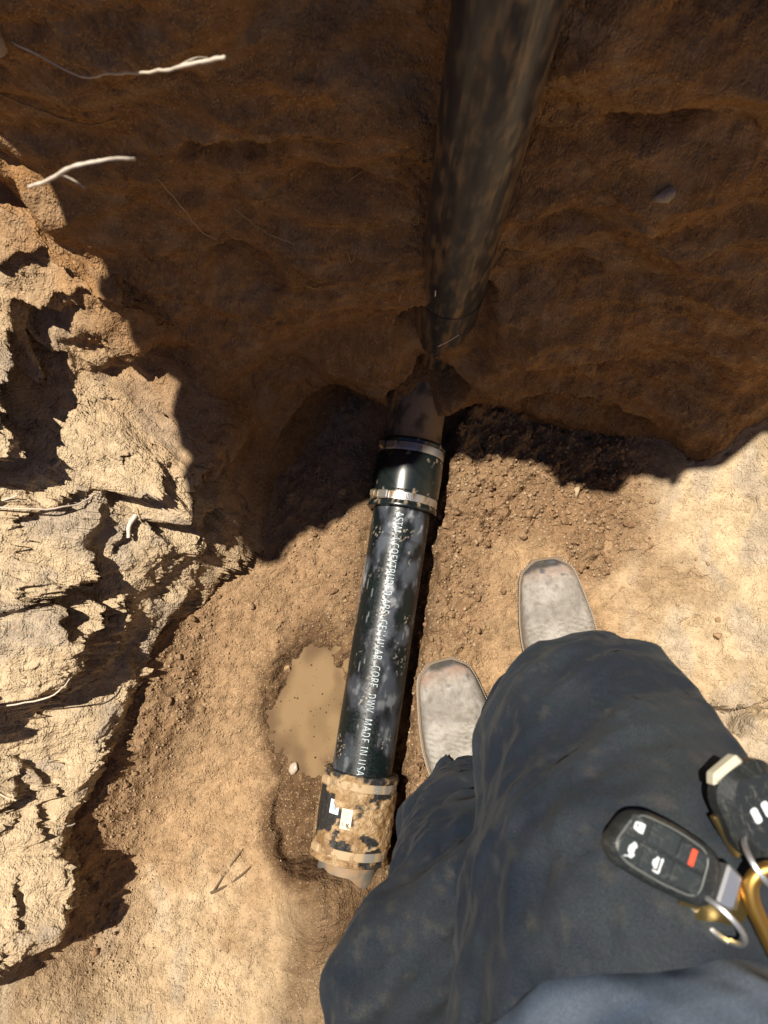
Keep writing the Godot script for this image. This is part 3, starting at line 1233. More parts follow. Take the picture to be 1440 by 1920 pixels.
func build_pipes() -> void:
	M.clamp_steel = mat(Color(.40, .38, .34), .4, .8)
	M.clamp_dark = mat(Color(.10, .09, .08), .5, .6)
	M.clamp_screw = mat(Color(.45, .38, .26), .38, .85)
	# frame of the floor pipe: z runs along it towards the worker, y is up
	var along := Vector3(-.1543, 0, .988)
	var at := Transform3D(Basis(Vector3.UP.cross(along), Vector3.UP, along), Vector3(.0445, .0365, -.309))
	var R := .0445

	# the drain pipe between the couplings
	var pipe := thing("drain_pipe", "glossy black plastic drain pipe on the pit floor with white printed lettering", "pipe", "", at)
	var paint := func(a: float, z: float) -> Array:
		var p := Vector3(sin(a) * R, cos(a) * R, z)
		var c := Color(.0075, .0085, .0105)
		# dusty scuffs, denser at the far end, and long scratches
		var far := ss(.42, .10, z)
		var n := nD.get_noise_3d(p.x * .55, p.y * .55, p.z * .30)
		var n2 := nM.get_noise_3d(p.x * 2.6, p.y * 2.6, p.z * 1.4)
		c = c.lerp(Color(.10, .115, .14), clampf(ss(-.12, .45, n2 + .45 * n) * .6 * (.5 + .5 * far), 0, 1))
		c = c.lerp(Color(.30, .31, .32), ss(.18, .5, n) * (.25 + .6 * far) * ss(-.25, .25, n2))
		var f := nF.get_noise_3d(p.x * 420.0, p.y * 420.0, p.z * 22.0)
		c = c.lerp(Color(.34, .36, .38), ss(.48, .62, f) * ss(.0, .3, nM.get_noise_3d(p.x * 3, p.y * 3, p.z * 2 + 5.0)) * .38)
		var s := nF.get_noise_3d(p.x * 170.0, p.y * 170.0, p.z * 120.0)
		c = c.lerp(Color(.42, .36, .28), ss(.30, .40, s) * ss(.25, .5, nD.get_noise_3d(p.x * .25 + 3.0, p.y * .25, p.z * .2)) * .55)
		# dust along the flanks
		c = c.lerp(Color(.20, .16, .115), ss(.25, -.35, cos(a) + .25 * n2) * .55)
		return [c, 0.0]
	obj("tube", lathe(even(.06, .56, R, 420), 144, paint), M.pipe, pipe)
	# lettering, bent round the pipe; the foot of the letters is worn away
	var f := SystemFont.new()
	f.font_names = PackedStringArray(["Droid Sans"])
	var tm := TextMesh.new()
	var fv := FontVariation.new()
	fv.base_font = f
	fv.spacing_glyph = 5
	fv.variation_embolden = -.35
	tm.font = fv
	tm.font_size = 64
	tm.pixel_size = .001
	tm.depth = 0.0
	tm.curve_step = 1.0
	tm.horizontal_alignment = HORIZONTAL_ALIGNMENT_RIGHT
	tm.text = "ASTM 4 COEXTRUDED ABS  CELLULAR  CORE  DWV  MADE IN USA"
	var arr := tm.get_mesh_arrays()
	var V: PackedVector3Array = arr[Mesh.ARRAY_VERTEX]
	var lo := Vector3(1e9, 1e9, 0)
	var hi := Vector3(-1e9, -1e9, 0)
	for v in V:
		lo = lo.min(v)
		hi = hi.max(v)
	var cap := .0118
	var k := .385 / (hi.x - lo.x)
	var ky := cap / (hi.y - lo.y)
	var W := PackedVector3Array()
	var NN := PackedVector3Array()
	for v in V:
		var y := (maxf(v.y - lo.y, (hi.y - lo.y) * .135)) * ky
		var z := .500 - (hi.x - v.x) * k
		var a := -.05 + (y - cap * .5) / R
		W.append(Vector3(sin(a) * (R + .00025), cos(a) * (R + .00025), z))
		NN.append(Vector3(sin(a), cos(a), 0))
	var arr2 := []
	arr2.resize(Mesh.ARRAY_MAX)
	arr2[Mesh.ARRAY_VERTEX] = W
	arr2[Mesh.ARRAY_NORMAL] = NN
	arr2[Mesh.ARRAY_INDEX] = arr[Mesh.ARRAY_INDEX]
	var lm := ArrayMesh.new()
	lm.add_surface_from_arrays(Mesh.PRIMITIVE_TRIANGLES, arr2)
	obj("lettering", lm, M.print, pipe)

	# dusty stub that leads into the far wall
	var dusty := func(a: float, z: float) -> Array:
		var p := Vector3(sin(a) * R, cos(a) * R, z)
		var n := nD.get_noise_3d(p.x * .5, p.y * .5, p.z * .3)
		var c := Color(.10, .075, .05).lerp(Color(.30, .205, .12), ss(-.45, .25, n + .3 * sin(a)))
		return [c, 0.0]
	var stub := thing("pipe_stub", "short dusty pipe end running from the far earth wall into the clean black coupling", "pipe", "", at)
	obj("tube", lathe(even(-.20, .052, R, 90), 96, dusty), M.muddy, stub)

	# clean coupling
	var couple := thing("pipe_coupling", "clean shiny black rubber coupling with two steel band clamps near the far wall", "coupling", "", at)
	var rub := func(a: float, z: float) -> Array:
		var p := Vector3(sin(a), cos(a), z * 12.0)
		var n := nM.get_noise_3d(p.x * 1.5, p.y * 1.5, p.z)
		var c := Color(.010, .012, .015)
		c = c.lerp(Color(.32, .25, .17), ss(.34, .5, nD.get_noise_3d(p.x * .05, p.y * .05, z * .6) + .25 * n) * .7 * ss(.03, .012, minf(absf(z - .012), absf(z - .087))))
		return [c, 0.0]
	var cr := .0532
	var prof := [[-.002, .0445], [-.002, cr - .0005], [.0, cr + .0006], [.004, cr + .0006], [.005, cr - .0016], [.021, cr - .0016], [.0225, cr]]
	for q in 30:
		prof.append([lerpf(.024, .080, q / 29.0), cr + .001 * sin(PI * (q + 1) / 31.0)])
	prof.append_array([[.0815, cr], [.083, cr - .0016], [.099, cr - .0016], [.1, cr + .001], [.1055, cr + .0014], [.107, cr], [.107, .0445]])
	obj("sleeve", lathe(prof, 128, rub), M.rubber, couple)
	clamp_parts(couple, .0130, cr - .0012, -.62, .02)
	clamp_parts(couple, .0910, cr - .0012, -.66, .06)

	# muddy coupling at the near end
	var couple2 := thing("pipe_coupling", "mud caked black rubber coupling with torn white labels at the near pipe end", "coupling", "", at)
	var z0 := .500
	var z1 := .622
	var muddy := func(a: float, z: float) -> Array:
		var aa := wrapf(a, -PI, PI)
		var t := (z - z0) / (z1 - z0)
		var p := Vector3(sin(a) * .054, cos(a) * .054, z)
		var n := nM.get_noise_3d(p.x * 2.0, p.y * 2.0, p.z * 2.0)
		var fine := nD.get_noise_3d(p.x, p.y, p.z)
		var m := .75 + .9 * n + .55 * fine
		aa += .45 * nD.get_noise_3d(p.x * .3, p.y * .3, p.z * .3)
		t += .22 * nD.get_noise_3d(p.x * .3 + 4.0, p.y * .3, p.z * .3)
		# bare rubber: the upper left panel, a spot low in the middle and the right end of the rim
		m -= 1.5 * ss(1.1, .75, Vector2((aa + .95) / .50, (t - .42) / .30).length() + .2 * n)
		m -= 1.3 * ss(1.1, .7, Vector2((aa + .28) / .30, (t - .74) / .09).length() + .3 * n)
		m -= 1.2 * ss(1.1, .7, Vector2((aa - .55) / .24, (t - .70) / .13).length() + .3 * n)
		m -= 1.3 * ss(1.1, .8, Vector2((aa - .85) / .40, (t - .155) / .07).length() + .2 * n)
		m -= 1.1 * ss(1.1, .7, Vector2((aa - .6) / .5, (t - .95) / .08).length() + .2 * n)
		m -= .8 * ss(.07, .03, t)
		var k2 := ss(.02, .50, m + .25 * nF.get_noise_3d(p.x * 260.0, p.y * 260.0, p.z * 200.0))
		var c := Color(.022, .022, .022).lerp(Color(.30, .185, .085).lerp(Color(.42, .30, .17), ss(-.2, .5, fine)).lerp(Color(.20, .115, .05), ss(.15, .5, n)), k2)
		return [c, k2 * (.0012 + .0022 * maxf(0.0, .6 * n + fine + .2))]
	var rows := [[z0, .0445], [z0, cr], [z0 + .001, cr + .0016], [z0 + .006, cr + .0016], [z0 + .0072, cr]]
	rows.append_array(even(z0 + .009, z0 + .0215, cr - .0004, 10))
	rows.append_array(even(z0 + .0225, z1 - .0225, cr + .0012, 60))
	rows.append_array(even(z1 - .0215, z1 - .009, cr - .0004, 10))
	rows.append_array([[z1 - .0072, cr], [z1 - .006, cr + .0016], [z1 - .001, cr + .0016], [z1, cr], [z1, .0445]])
	obj("sleeve", lathe(rows, 128, muddy), M.mud, couple2)
	for zz in [z0 + .0152, z1 - .0152]:
		var bandpaint := func(a: float, z: float) -> Array:
			var n := nM.get_noise_3d(sin(a) * 1.3, cos(a) * 1.3, zz * 50.0)
			var c := Color(.36, .26, .15).lerp(Color(.20, .19, .17), ss(.12, .35, n + .35 * sin(a) - .1))
			return [c, 0.0]
		var b := obj("hose_clamp", lathe([[zz - .006, cr - .003], [zz - .006, cr + .001], [zz - .0052, cr + .0013], [zz + .0052, cr + .0013], [zz + .006, cr + .001], [zz + .006, cr - .003]], 72, bandpaint), M.muddy, couple2)
		var tt := Transform3D(Basis(Vector3(0, 0, 1), 1.02), Vector3.ZERO)
		var st := begin(-1)
		slab(st, round_poly([Vector2(-.012, -.0068), Vector2(.010, -.0068), Vector2(.010, .0068), Vector2(-.012, .0068)], .005), 0, .0060, .0026, tt * Transform3D(Basis(Vector3(1, 0, 0), Vector3(0, 0, 1), Vector3(0, 1, 0)), Vector3(0, cr, zz)))
		obj("housing", finish(st), M.mud_plain, b)
		st = begin(-1)
		for q in 7:
			var t2 := Transform3D(Basis(Vector3(0, 0, 1), .80 - q * .042), Vector3.ZERO)
			slab(st, PackedVector2Array([Vector2(-.0004, -.004), Vector2(.0004, -.004), Vector2(.0004, .004), Vector2(-.0004, .004)]), 0, .0009, .0001, t2 * Transform3D(Basis(Vector3(1, 0, 0), Vector3(0, 0, 1), Vector3(0, 1, 0)), Vector3(0, cr + .0010, zz)))
		obj("thread", finish(st), M.mud_dark, b)
	# torn label with a bar code, and the printed corner of a second one
	var lab := obj("label", patch(.537, .556, -.72, -.44, cr + .0024, 8, 3), M.label_white, couple2)
	var st := begin(-1)
	for q in 7:
		var w := [.0006, .0010, .0005, .0012, .0006, .0009, .0005][q] as float
		var a := -.66 + q * .026
		for v in [[a, .541], [a, .552], [a + w / .055, .541], [a + w / .055, .541], [a, .552], [a + w / .055, .552]]:
			st.add_vertex(Vector3(sin(v[0]) * (cr + .0027), cos(v[0]) * (cr + .0027), v[1]))
	obj("bar_code", finish(st), M.ink_blue, lab)
	var lab2 := obj("label", patch(.545, .572, -.34, -.06, cr + .0031, 8, 3), M.label_cream, couple2)
	st = begin(-1)
	for v in [[-.30, .549, .20, .0012], [-.30, .553, .16, .0012], [-.30, .557, .20, .0012], [-.30, .563, .05, .0060], [-.27, .561, .08, .001]]:
		for c2 in [[0, 0], [0, 1], [1, 0], [1, 0], [0, 1], [1, 1]]:
			var a: float = v[0] + v[2] * c2[0]
			st.add_vertex(Vector3(sin(a) * (cr + .0034), cos(a) * (cr + .0034), v[1] + v[3] * c2[1]))
	obj("small_print", finish(st), M.ink_faded, lab2)
	# the letter x printed on it
	st = begin(-1)
	for s in [-1.0, 1.0]:
		var pts := []
		for c2 in [[-.0028, -.0007], [-.0028, .0007], [.0028, .0007], [.0028, -.0007]]:
			var q := Vector2(c2[0], c2[1]).rotated(.8 * s)
			var a := -.15 + q.x / .055
			pts.append(Vector3(sin(a) * (cr + .0036 + .0001 * s), cos(a) * (cr + .0036 + .0001 * s), .566 + q.y))
		for i in [0, 1, 2, 0, 2, 3]:
			st.add_vertex(pts[i])
	obj("printed_mark", finish(st), M.ink_dark, lab2)

	# grey stub beyond it, half under the mound
	var stub2 := thing("pipe_stub", "grey scuffed stub of old pipe half buried below the mud caked coupling", "pipe", "", at)
	var grey := func(a: float, z: float) -> Array:
		var n := nD.get_noise_3d(sin(a) * .02, cos(a) * .02, z * .5)
		return [Color(.12, .115, .105).lerp(Color(.24, .16, .09), ss(-.3, .35, n)), 0.0]
	obj("tube", lathe(even(.57, .72, .0425, 50), 80, grey), M.muddy, stub2)

	# upright pipe in the far wall
	var up := thing("upright_pipe", "upright black pipe with dried mud patches half buried in the far earth wall", "pipe", "", Transform3D(Basis(Vector3(0, 0, 1), -.020) * Basis(Vector3(1, 0, 0), -.066) * Basis(Vector3(1, 0, 0), Vector3(0, 0, 1), Vector3(0, -1, 0)), Vector3(.084, 0, -.449)))
	var caked := func(a: float, z: float) -> Array:
		# local z runs downward along the pipe, angle PI faces the worker
		var hgt := -z
		var p := Vector3(sin(a) * R, cos(a) * R, z)
		var n := nM.get_noise_3d(p.x * 3.2, p.y * 3.2, p.z * .6 + 4.0)
		var fine := nD.get_noise_3d(p.x * .9, p.y * .9, p.z * .28)
		var m := .7 * n + .95 * fine + .45 * ss(.0, -.9, sin(a)) * ss(.75, .35, hgt) + .40 * ss(.55, .95, sin(a)) - .12 + .75 * nF.get_noise_3d(p.x * 240.0, p.y * 240.0, p.z * 10.0)
		var k3 := ss(-.15, .95, m)
		var c := Color(.036, .038, .040).lerp(Color(.085, .080, .070), ss(-.2, .5, fine)).lerp(Color(.30, .18, .08), k3 * .6)
		return [c, k3 * .0008]
	obj("tube", lathe(even(-1.30, -.10, R, 400), 112, caked), M.film, up)
	# a saw cut or joint that runs round it low down
	var ringpaint := func(a: float, z: float) -> Array:
		return [Color(.02, .018, .016), 0.0]
	obj("joint", lathe([[-.264, R - .002], [-.264, R + .0007], [-.263, R + .0010], [-.2605, R + .0010], [-.2595, R + .0007], [-.2595, R - .002]], 96, ringpaint), M.film, up)


# ------------------------------------------------------------------ the worker
var RL := [Vector3(.245, .150, .090), Vector3(.214, .344, .102), Vector3(.185, .522, .100), Vector3(.177, .622, .190), Vector3(.17, .68, .40)]
var RR := [.062, .098, .100, .118, .150]
var LL := [Vector3(.114, .112, .215), Vector3(.103, .321, .208), Vector3(.084, .452, .232), Vector3(.056, .515, .290), Vector3(.03, .67, .45)]
var LR := [.056, .074, .078, .090, .140]


func trousers(p: Vector3) -> float:
	var r := 1e9
	var l := 1e9
	for i in 4:
		r = smin(r, cone(p, RL[i], RL[i + 1], RR[i], RR[i + 1]), .03)
		l = smin(l, cone(p, LL[i], LL[i + 1], LR[i], LR[i + 1]), .03)
	var d := smin(r, l, .008)
	d = smin(d, cone(p, Vector3(.15, .70, .42), Vector3(.06, .70, .44), .16, .16), .06)
	# folds: soft drags along the legs and short breaks near the hems
	var w := nA.get_noise_3d(p.x * 1.5 + p.y * .9, p.y * 1.5 - p.z * .9, p.z * 1.1)
	var w2 := nA.get_noise_3d(p.x * 2.2 + 7.0, p.y * 5.0 + p.x * 2.6 + p.z * 2.0, p.z * 2.2)
	var low := ss(.42, .20, p.y)
	var crease := 1.0 - absf(nA.get_noise_3d(p.x * 1.2 - p.y * 1.6, p.y * .9 + 5.0, p.z * 1.5 + p.y * .8)) * 4.0
	d -= .013 * w + (.0055 + .006 * low) * w2 + .0020 * low * maxf(crease, -.4)
	# a ridge of cloth across the near thigh
	d = smin(d, cone(p, Vector3(.072, .540, .178), Vector3(-.030, .548, .262), .016, .020), .020)
	# hems, cut a little slanted
	var hem := .115 + .03 * ss(.17, .22, p.x) + .25 * (p.z - (.092 if p.x > .17 else .212)) + .010 * sin(p.x * 60.0)
	# the turned hem stands a little proud, with a sewn line above it
	d -= .0015 * ss(.022, .018, p.y - hem) - .0012 * ss(.004, .0, absf(p.y - hem - .024))
	return maxf(d, hem - p.y)


func cloth_color(p: Vector3, nrm: Vector3) -> Color:
	var c := Color(.019, .027, .043)
	var n := nM.get_noise_3d(p.x * .9, p.y * .9, p.z * .9)
	var n2 := nD.get_noise_3d(p.x * .35, p.y * .35, p.z * .35)
	c = c.lerp(Color(.060, .070, .080), clampf(ss(-.35, .65, n + .35 * n2) * .6 + ss(.3, .6, p.y) * ss(.06, .15, p.x) * .35, 0, 1))
	# dried clay rubbed into the cloth
	c = c.lerp(Color(.30, .25, .17), ss(.36, .62, nD.get_noise_3d(p.x * .55, p.y * .55 + 3.0, p.z * .55) + .25 * n) * .12)
	return c


func build_person() -> void:
	var who := thing("person", "person standing in dusty dark blue trousers, blue shirt and worn grey square toed boots", "person")
	M.cloth = vmat(.95, .25)
	M.cloth.rim_enabled = true
	M.cloth.rim = .06
	M.cloth.rim_tint = .6
	M.cloth.uv1_triplanar = true
	M.cloth.uv1_scale = Vector3.ONE * 14.0
	M.cloth.uv1_scale = Vector3.ONE * 34.0
	var tw := twill(256)
	M.cloth.albedo_texture = tw
	M.cloth.heightmap_enabled = true
	M.cloth.heightmap_texture = tw
	M.cloth.heightmap_scale = .045
	obj("trousers", net_mesh([nets(trousers, Vector3(-.16, .07, -.10), Vector3(.36, .90, .66), .0065)], cloth_color), M.cloth, who)
	# shirt with sleeves, hanging loose over the belt
	obj("shirt", net_mesh([nets(shirt, Vector3(-.30, .62, .08), Vector3(.52, 1.26, .66), .010)], func(p: Vector3, n: Vector3) -> Color:
		var s := nM.get_noise_3d(p.x * 1.5, p.y * 3.0, p.z)
		return Color(.13, .185, .275).lerp(Color(.22, .275, .36), ss(-.3, .5, s))), M.cloth, who)
	var skin := func(p: Vector3, n: Vector3) -> Color:
		var c := Color(.42, .25, .17)
		for s in [-1.0, 1.0]:
			var e := p - Vector3(.095 + .032 * s, 1.339, .276)
			if e.length() < .0150 and absf(e.y) < .0065:
				var off := Vector2(e.x, e.y).length()
				return Color(.02, .015, .01) if off < .0026 else Color(.12, .07, .035) if off < .0058 else Color(.62, .60, .56)
			if absf(e.x) < .021 and absf(e.y - .021 + absf(e.x) * .15) < .0045 and p.z < .30:
				return Color(.05, .035, .025)
		if absf(p.x - .095) < .026 and absf(p.y - 1.273) < .0085 and p.z < .275:
			c = Color(.36, .15, .12)
		return c.lerp(Color(.36, .17, .12), ss(.2, .5, nM.get_noise_3d(p.x * 3, p.y * 3, p.z * 3)) * .4)
	var parts := [nets(torso, Vector3(-.16, .72, .22), Vector3(.38, 1.22, .60), .014), nets(head, Vector3(-.06, 1.10, .20), Vector3(.24, 1.50, .52), .006)]
	for s in [-1.0, 1.0]:
		side = s
		parts.append(nets(hand, Vector3(.12 + .27 * s - .07, .44, .33), Vector3(.12 + .27 * s + .07, .74, .50), .004))
	M.skin = vmat(.6, .4)
	M.skin.subsurf_scatter_enabled = true
	M.skin.subsurf_scatter_strength = .1
	obj("body", net_mesh(parts, skin), M.skin, who)
	obj("hair", net_mesh([nets(hair, Vector3(-.06, 1.20, .20), Vector3(.24, 1.52, .54), .007)], func(p: Vector3, n: Vector3) -> Color: return Color(.03, .02, .014)), mat(Color(.03, .02, .014), .7), who)
	boot(who, Transform3D(Basis(Vector3.UP, atan2(.020, .16)), Vector3(.251, .017, -.128)), 1.0, 3.0)
	boot(who, Transform3D(Basis(Vector3.UP, atan2(.040, .15)), Vector3(.086, .015, .027)), -1.0, 8.0)


var side := 1.0


func shirt(p: Vector3) -> float:
	var d := cone(p, Vector3(.190, .74, .375), Vector3(.12, 1.08, .42), .205, .155)
	d = smin(d, cone(p, Vector3(.12, 1.08, .40), Vector3(.12, 1.14, .40), .13, .07), .08)
	for s in [-1.0, 1.0]:
		var sh := Vector3(.12 + .19 * s, 1.09, .40)
		var el := Vector3(.12 + .26 * s, .86, .47)
		var wr := Vector3(.12 + .27 * s, .66, .42)
		d = smin(d, minf(cone(p, sh, el, .068, .055), cone(p, el, wr, .055, .040)), .05)
	d -= .010 * nA.get_noise_3d(p.x * 2.0, p.y * 1.2, p.z * 2.0)
	# open at neck, cuffs and hem
	d = maxf(d, .076 - Vector2(p.x - .115, p.z - .395).length() - maxf(0.0, 1.13 - p.y) * 2.0)
	d = maxf(d, p.y - 1.19)
	if absf(p.x - .14) > .255:
		return maxf(d, .665 - p.y)
	var hem := .722 - .35 * (p.z - .18) + .20 * (p.x - .19)
	return maxf(d, hem - p.y)


func torso(p: Vector3) -> float:
	var d := cone(p, Vector3(.13, .78, .42), Vector3(.12, 1.06, .41), .12, .12)
	d = smin(d, cone(p, Vector3(.12, 1.06, .41), Vector3(.11, 1.22, .38), .08, .055), .05)
	return d


func head(p: Vector3) -> float:
	var c := Vector3(.095, 1.335, .36)
	var q := p - c
	var d := (q * Vector3(1.22, .98, 1.02)).length() - .098
	d = smin(d, cone(p, c + Vector3(0, -.06, -.035), c + Vector3(0, -.095, -.060), .055, .038), .05)        # jaw and chin
	d = smin(d, cone(p, c + Vector3(0, .0, -.095), c + Vector3(0, -.038, -.112), .010, .014), .016)       # nose
	d = smin(d, cone(p, c + Vector3(-.02, -.062, -.094), c + Vector3(.02, -.062, -.094), .007, .007), .010)  # mouth
	d = smin(d, cone(p, c + Vector3(0, -.07, .0), Vector3(.10, 1.14, .38), .055, .060), .04)                 # neck
	for s in [-1.0, 1.0]:
		d = smin(d, cone(p, c + Vector3(.080 * s, .012, .005), c + Vector3(.084 * s, -.028, .0), .014, .011), .012)   # ears
		d = -smin(-d, (p - c - Vector3(.032 * s, .004, -.098)).length() - .014, .012)                               # eye sockets
		d = smin(d, (p - c - Vector3(.032 * s, .004, -.084)).length() - .012, .004)
	return d


func hair(p: Vector3) -> float:
	var c := Vector3(.095, 1.345, .368)
	var d := ((p - c) * Vector3(1.18, .97, 1.0)).length() - .104
	d -= .003 * nF.get_noise_3d(p.x * 90.0, p.y * 90.0, p.z * 90.0)
	return maxf(d, maxf(1.33 - p.y - (p.z - .33) * 1.2, -.055 - (p.z - .35)))


func hand(p: Vector3) -> float:
	# wrist, palm, four fingers and a thumb, hanging lightly curled beside the thigh
	var s := side
	var w := Vector3(.12 + .27 * s, .650, .418)
	var k := w + Vector3(.004 * s, -.088, -.012)
	var d := cone(p, w + Vector3(0, .07, .02), w, .034, .027)
	var pa := Vector3(.0, .006, .025)
	d = smin(d, cone(p, w, k + pa, .025, .015), .02)
	d = smin(d, cone(p, w, k - pa, .025, .015), .02)
	var len := [.034, .042, .046, .040]
	for i in 4:
		var b := k + pa * (1.1 - .73 * i)
		var m: Vector3 = b + Vector3(-.12 * s, -.98, -.10) * len[i]
		var e: Vector3 = m + Vector3(-.55 * s, -.80, -.05) * len[i] * .85
		d = smin(d, minf(cone(p, b, m, .0092, .0085), cone(p, m, e, .0085, .0072)), .006)
	var t0 := w + Vector3(-.006 * s, -.022, -.022)
	var t1 := t0 + Vector3(-.012 * s, -.030, -.026)
	d = smin(d, minf(cone(p, t0, t1, .012, .0100), cone(p, t1, t1 + Vector3(-.010 * s, -.028, -.010), .0100, .0085)), .010)
	return d


func pick(X: Array, Y: Array, x: float) -> float:
	for i in range(1, X.size()):
		if x <= X[i]:
			var t: float = clampf((x - X[i - 1]) / (X[i] - X[i - 1]), 0, 1)
			return lerpf(Y[i - 1], Y[i], t)
	return Y[Y.size() - 1]


func smooth_pick(X: Array, Y: Array, x: float, w := .010) -> float:
	return (pick(X, Y, x - w) + 2.0 * pick(X, Y, x) + pick(X, Y, x + w)) * .25


var BZ := [0.0, .004, .012, .03, .06, .09, .12, .15, .18, .21, .25, .28, .295, .30]
var BO := [.014, .0265, .0365, .0425, .049, .055, .0585, .058, .053, .046, .040, .036, .026, .008]   # outer half width
var BI := [.015, .0275, .0375, .0435, .049, .053, .0545, .052, .046, .040, .037, .034, .026, .008]   # inner half width
var BH := [.018, .026, .034, .043, .051, .057, .063, .073, .090, .112, .130, .135, .130, .12]     # height of the upper


func boot(who: Node3D, at: Transform3D, s: float, seed_: float) -> void:
	var root := Node3D.new()
	root.name = "boot"
	root.transform = at
	who.add_child(root, true)
	var nz := 110
	var na := 56
	var P := PackedVector3Array()
	var C := PackedColorArray()
	for j in nz + 1:
		var t := float(j) / nz
		var z := .30 * (t * t * .35 + t * .65)
		var o := smooth_pick(BZ, BO, z, .006)
		var n_ := smooth_pick(BZ, BI, z, .006)
		var H := smooth_pick(BZ, BH, z, .006)
		for i in na + 1:
			var a := PI * i / na
			var cx := cos(a)
			var cy := sin(a)
			var ex := 2.0 / lerpf(2.7, 2.1, ss(.03, .16, z))
			var x := signf(cx) * pow(absf(cx), ex)
			var y := pow(cy, ex)
			x *= (o if x * s > 0 else n_)
			var p := Vector3(x, .016 + (H - .016) * y, z + .004 * (1.0 - y) * ss(.05, .0, z))
			# bend creases across the vamp, faint puckers elsewhere
			var cre := ss(.085, .10, z) * ss(.150, .135, z) * ss(.1, .5, y)
			var q := p + Vector3(seed_, 0, 0)
			var wave := sin((z + .012 * nM.get_noise_3d(q.x * 3.0, 0, q.z) + x * .10 * s) * 820.0)
			p.y += cre * .0015 * wave + .0016 * nD.get_noise_3d(q.x * .25, q.y * .25, q.z * .25) * y
			p.y += .0012 * nM.get_noise_3d(q.x * 3.5, 2.0, q.z * 3.5)
			P.append(p)
			var n1 := nM.get_noise_3d(q.x * 2.2, q.y * 2.2, q.z * 2.2)
			var n2 := nD.get_noise_3d(q.x * .7, q.y * .7, q.z * .7)
			var c := Color(.27, .252, .23).lerp(Color(.38, .36, .33), ss(-.3, .4, n1)).lerp(Color(.20, .175, .15), ss(.05, .5, n2) * .6)
			c = c.lerp(Color(.45, .43, .38), cre * ss(.2, .9, wave) * .45)
			# scuffed toe: rusty brown band, dark rubbed leather at the very tip
			var toe := ss(.040, .014, z + .008 * n2) * ss(.0, .010, z - .004)
			c = c.lerp(Color(.30, .19, .14), clampf(toe * (.55 + n1), 0, 1) * .75)
			c = c.lerp(Color(.06, .055, .052), ss(.016, .006, z + .010 * n1 + .008 * cx * s) * .9)
			c = c.lerp(Color(.10, .11, .13), ss(.42, .56, nM.get_noise_3d(q.x * 6.0, q.y * 6.0, q.z * 6.0)) * ss(.06, .02, z) * .9)
			c = c.lerp(Color(.24, .17, .105), ss(.45, .05, y + .3 * n2) * .8)
			C.append(c)
	obj("upper", grid(P, na + 1, nz + 1, C, false), M.leather, root)
	# welt and sole follow the same outline, a little wider
	for lay in [[.0, .010, .0036, "sole"], [.010, .0165, .0044, "welt"]]:
		var poly := PackedVector2Array()
		for k in 41:
			var z := -.0035 + .3075 * k / 40.0
			poly.append(Vector2(maxf(.004, smooth_pick(BZ, BO, clampf(z, 0, .3), .006) + lay[2]) * s, z))
		for k in 41:
			var z := -.0035 + .3075 * (40 - k) / 40.0
			poly.append(Vector2(-maxf(.004, smooth_pick(BZ, BI, clampf(z, 0, .3), .006) + lay[2] * .35) * s, z))
		var st := begin(-1)
		slab(st, poly, lay[0], lay[1], .0012, Transform3D(Basis(Vector3(1, 0, 0), Vector3(0, 0, 1), Vector3(0, 1, 0)), Vector3.ZERO))
		obj(lay[3], finish(st), M.sole if lay[3] == "sole" else M.welt, root)
	# stitches along the welt
	var st2 := begin(-1)
	for k in 60:
		var z := .004 + .18 * k / 60.0
		for e in [1.0, -1.0]:
			var hw := (smooth_pick(BZ, BO, z, .006) + .0030) if e > 0 else (smooth_pick(BZ, BI, z, .006) + .0020)
			var t3 := Transform3D(Basis(Vector3(1, 0, 0), Vector3(0, 0, 1), Vector3(0, 1, 0)), Vector3(hw * s * e, .0166, z))
			slab(st2, PackedVector2Array([Vector2(-.0005, -.0010), Vector2(.0005, -.0010), Vector2(.0005, .0010), Vector2(-.0005, .0010)]), -.001, .0006, .0002, t3)
	obj("stitching", finish(st2), M.thread, root)
	# the shaft inside the trouser leg
	var pts := PackedVector3Array([Vector3(0, .06, .225), Vector3(0, .14, .225), Vector3(0, .24, .225)])
	obj("shaft", tube(pts, PackedFloat32Array([.045, .046, .052]), 24, PackedColorArray([Color(.4, .37, .33), Color(.4, .37, .33), Color(.4, .37, .33)])), M.leather, root)


# ------------------------------------------------------------------ keys at the hip
func eye_point(right: float, up: float, depth: float) -> Vector3:
	return EYE + Vector3(right, up * sin(TILT) - depth * cos(TILT), -up * cos(TILT) - depth * sin(TILT))


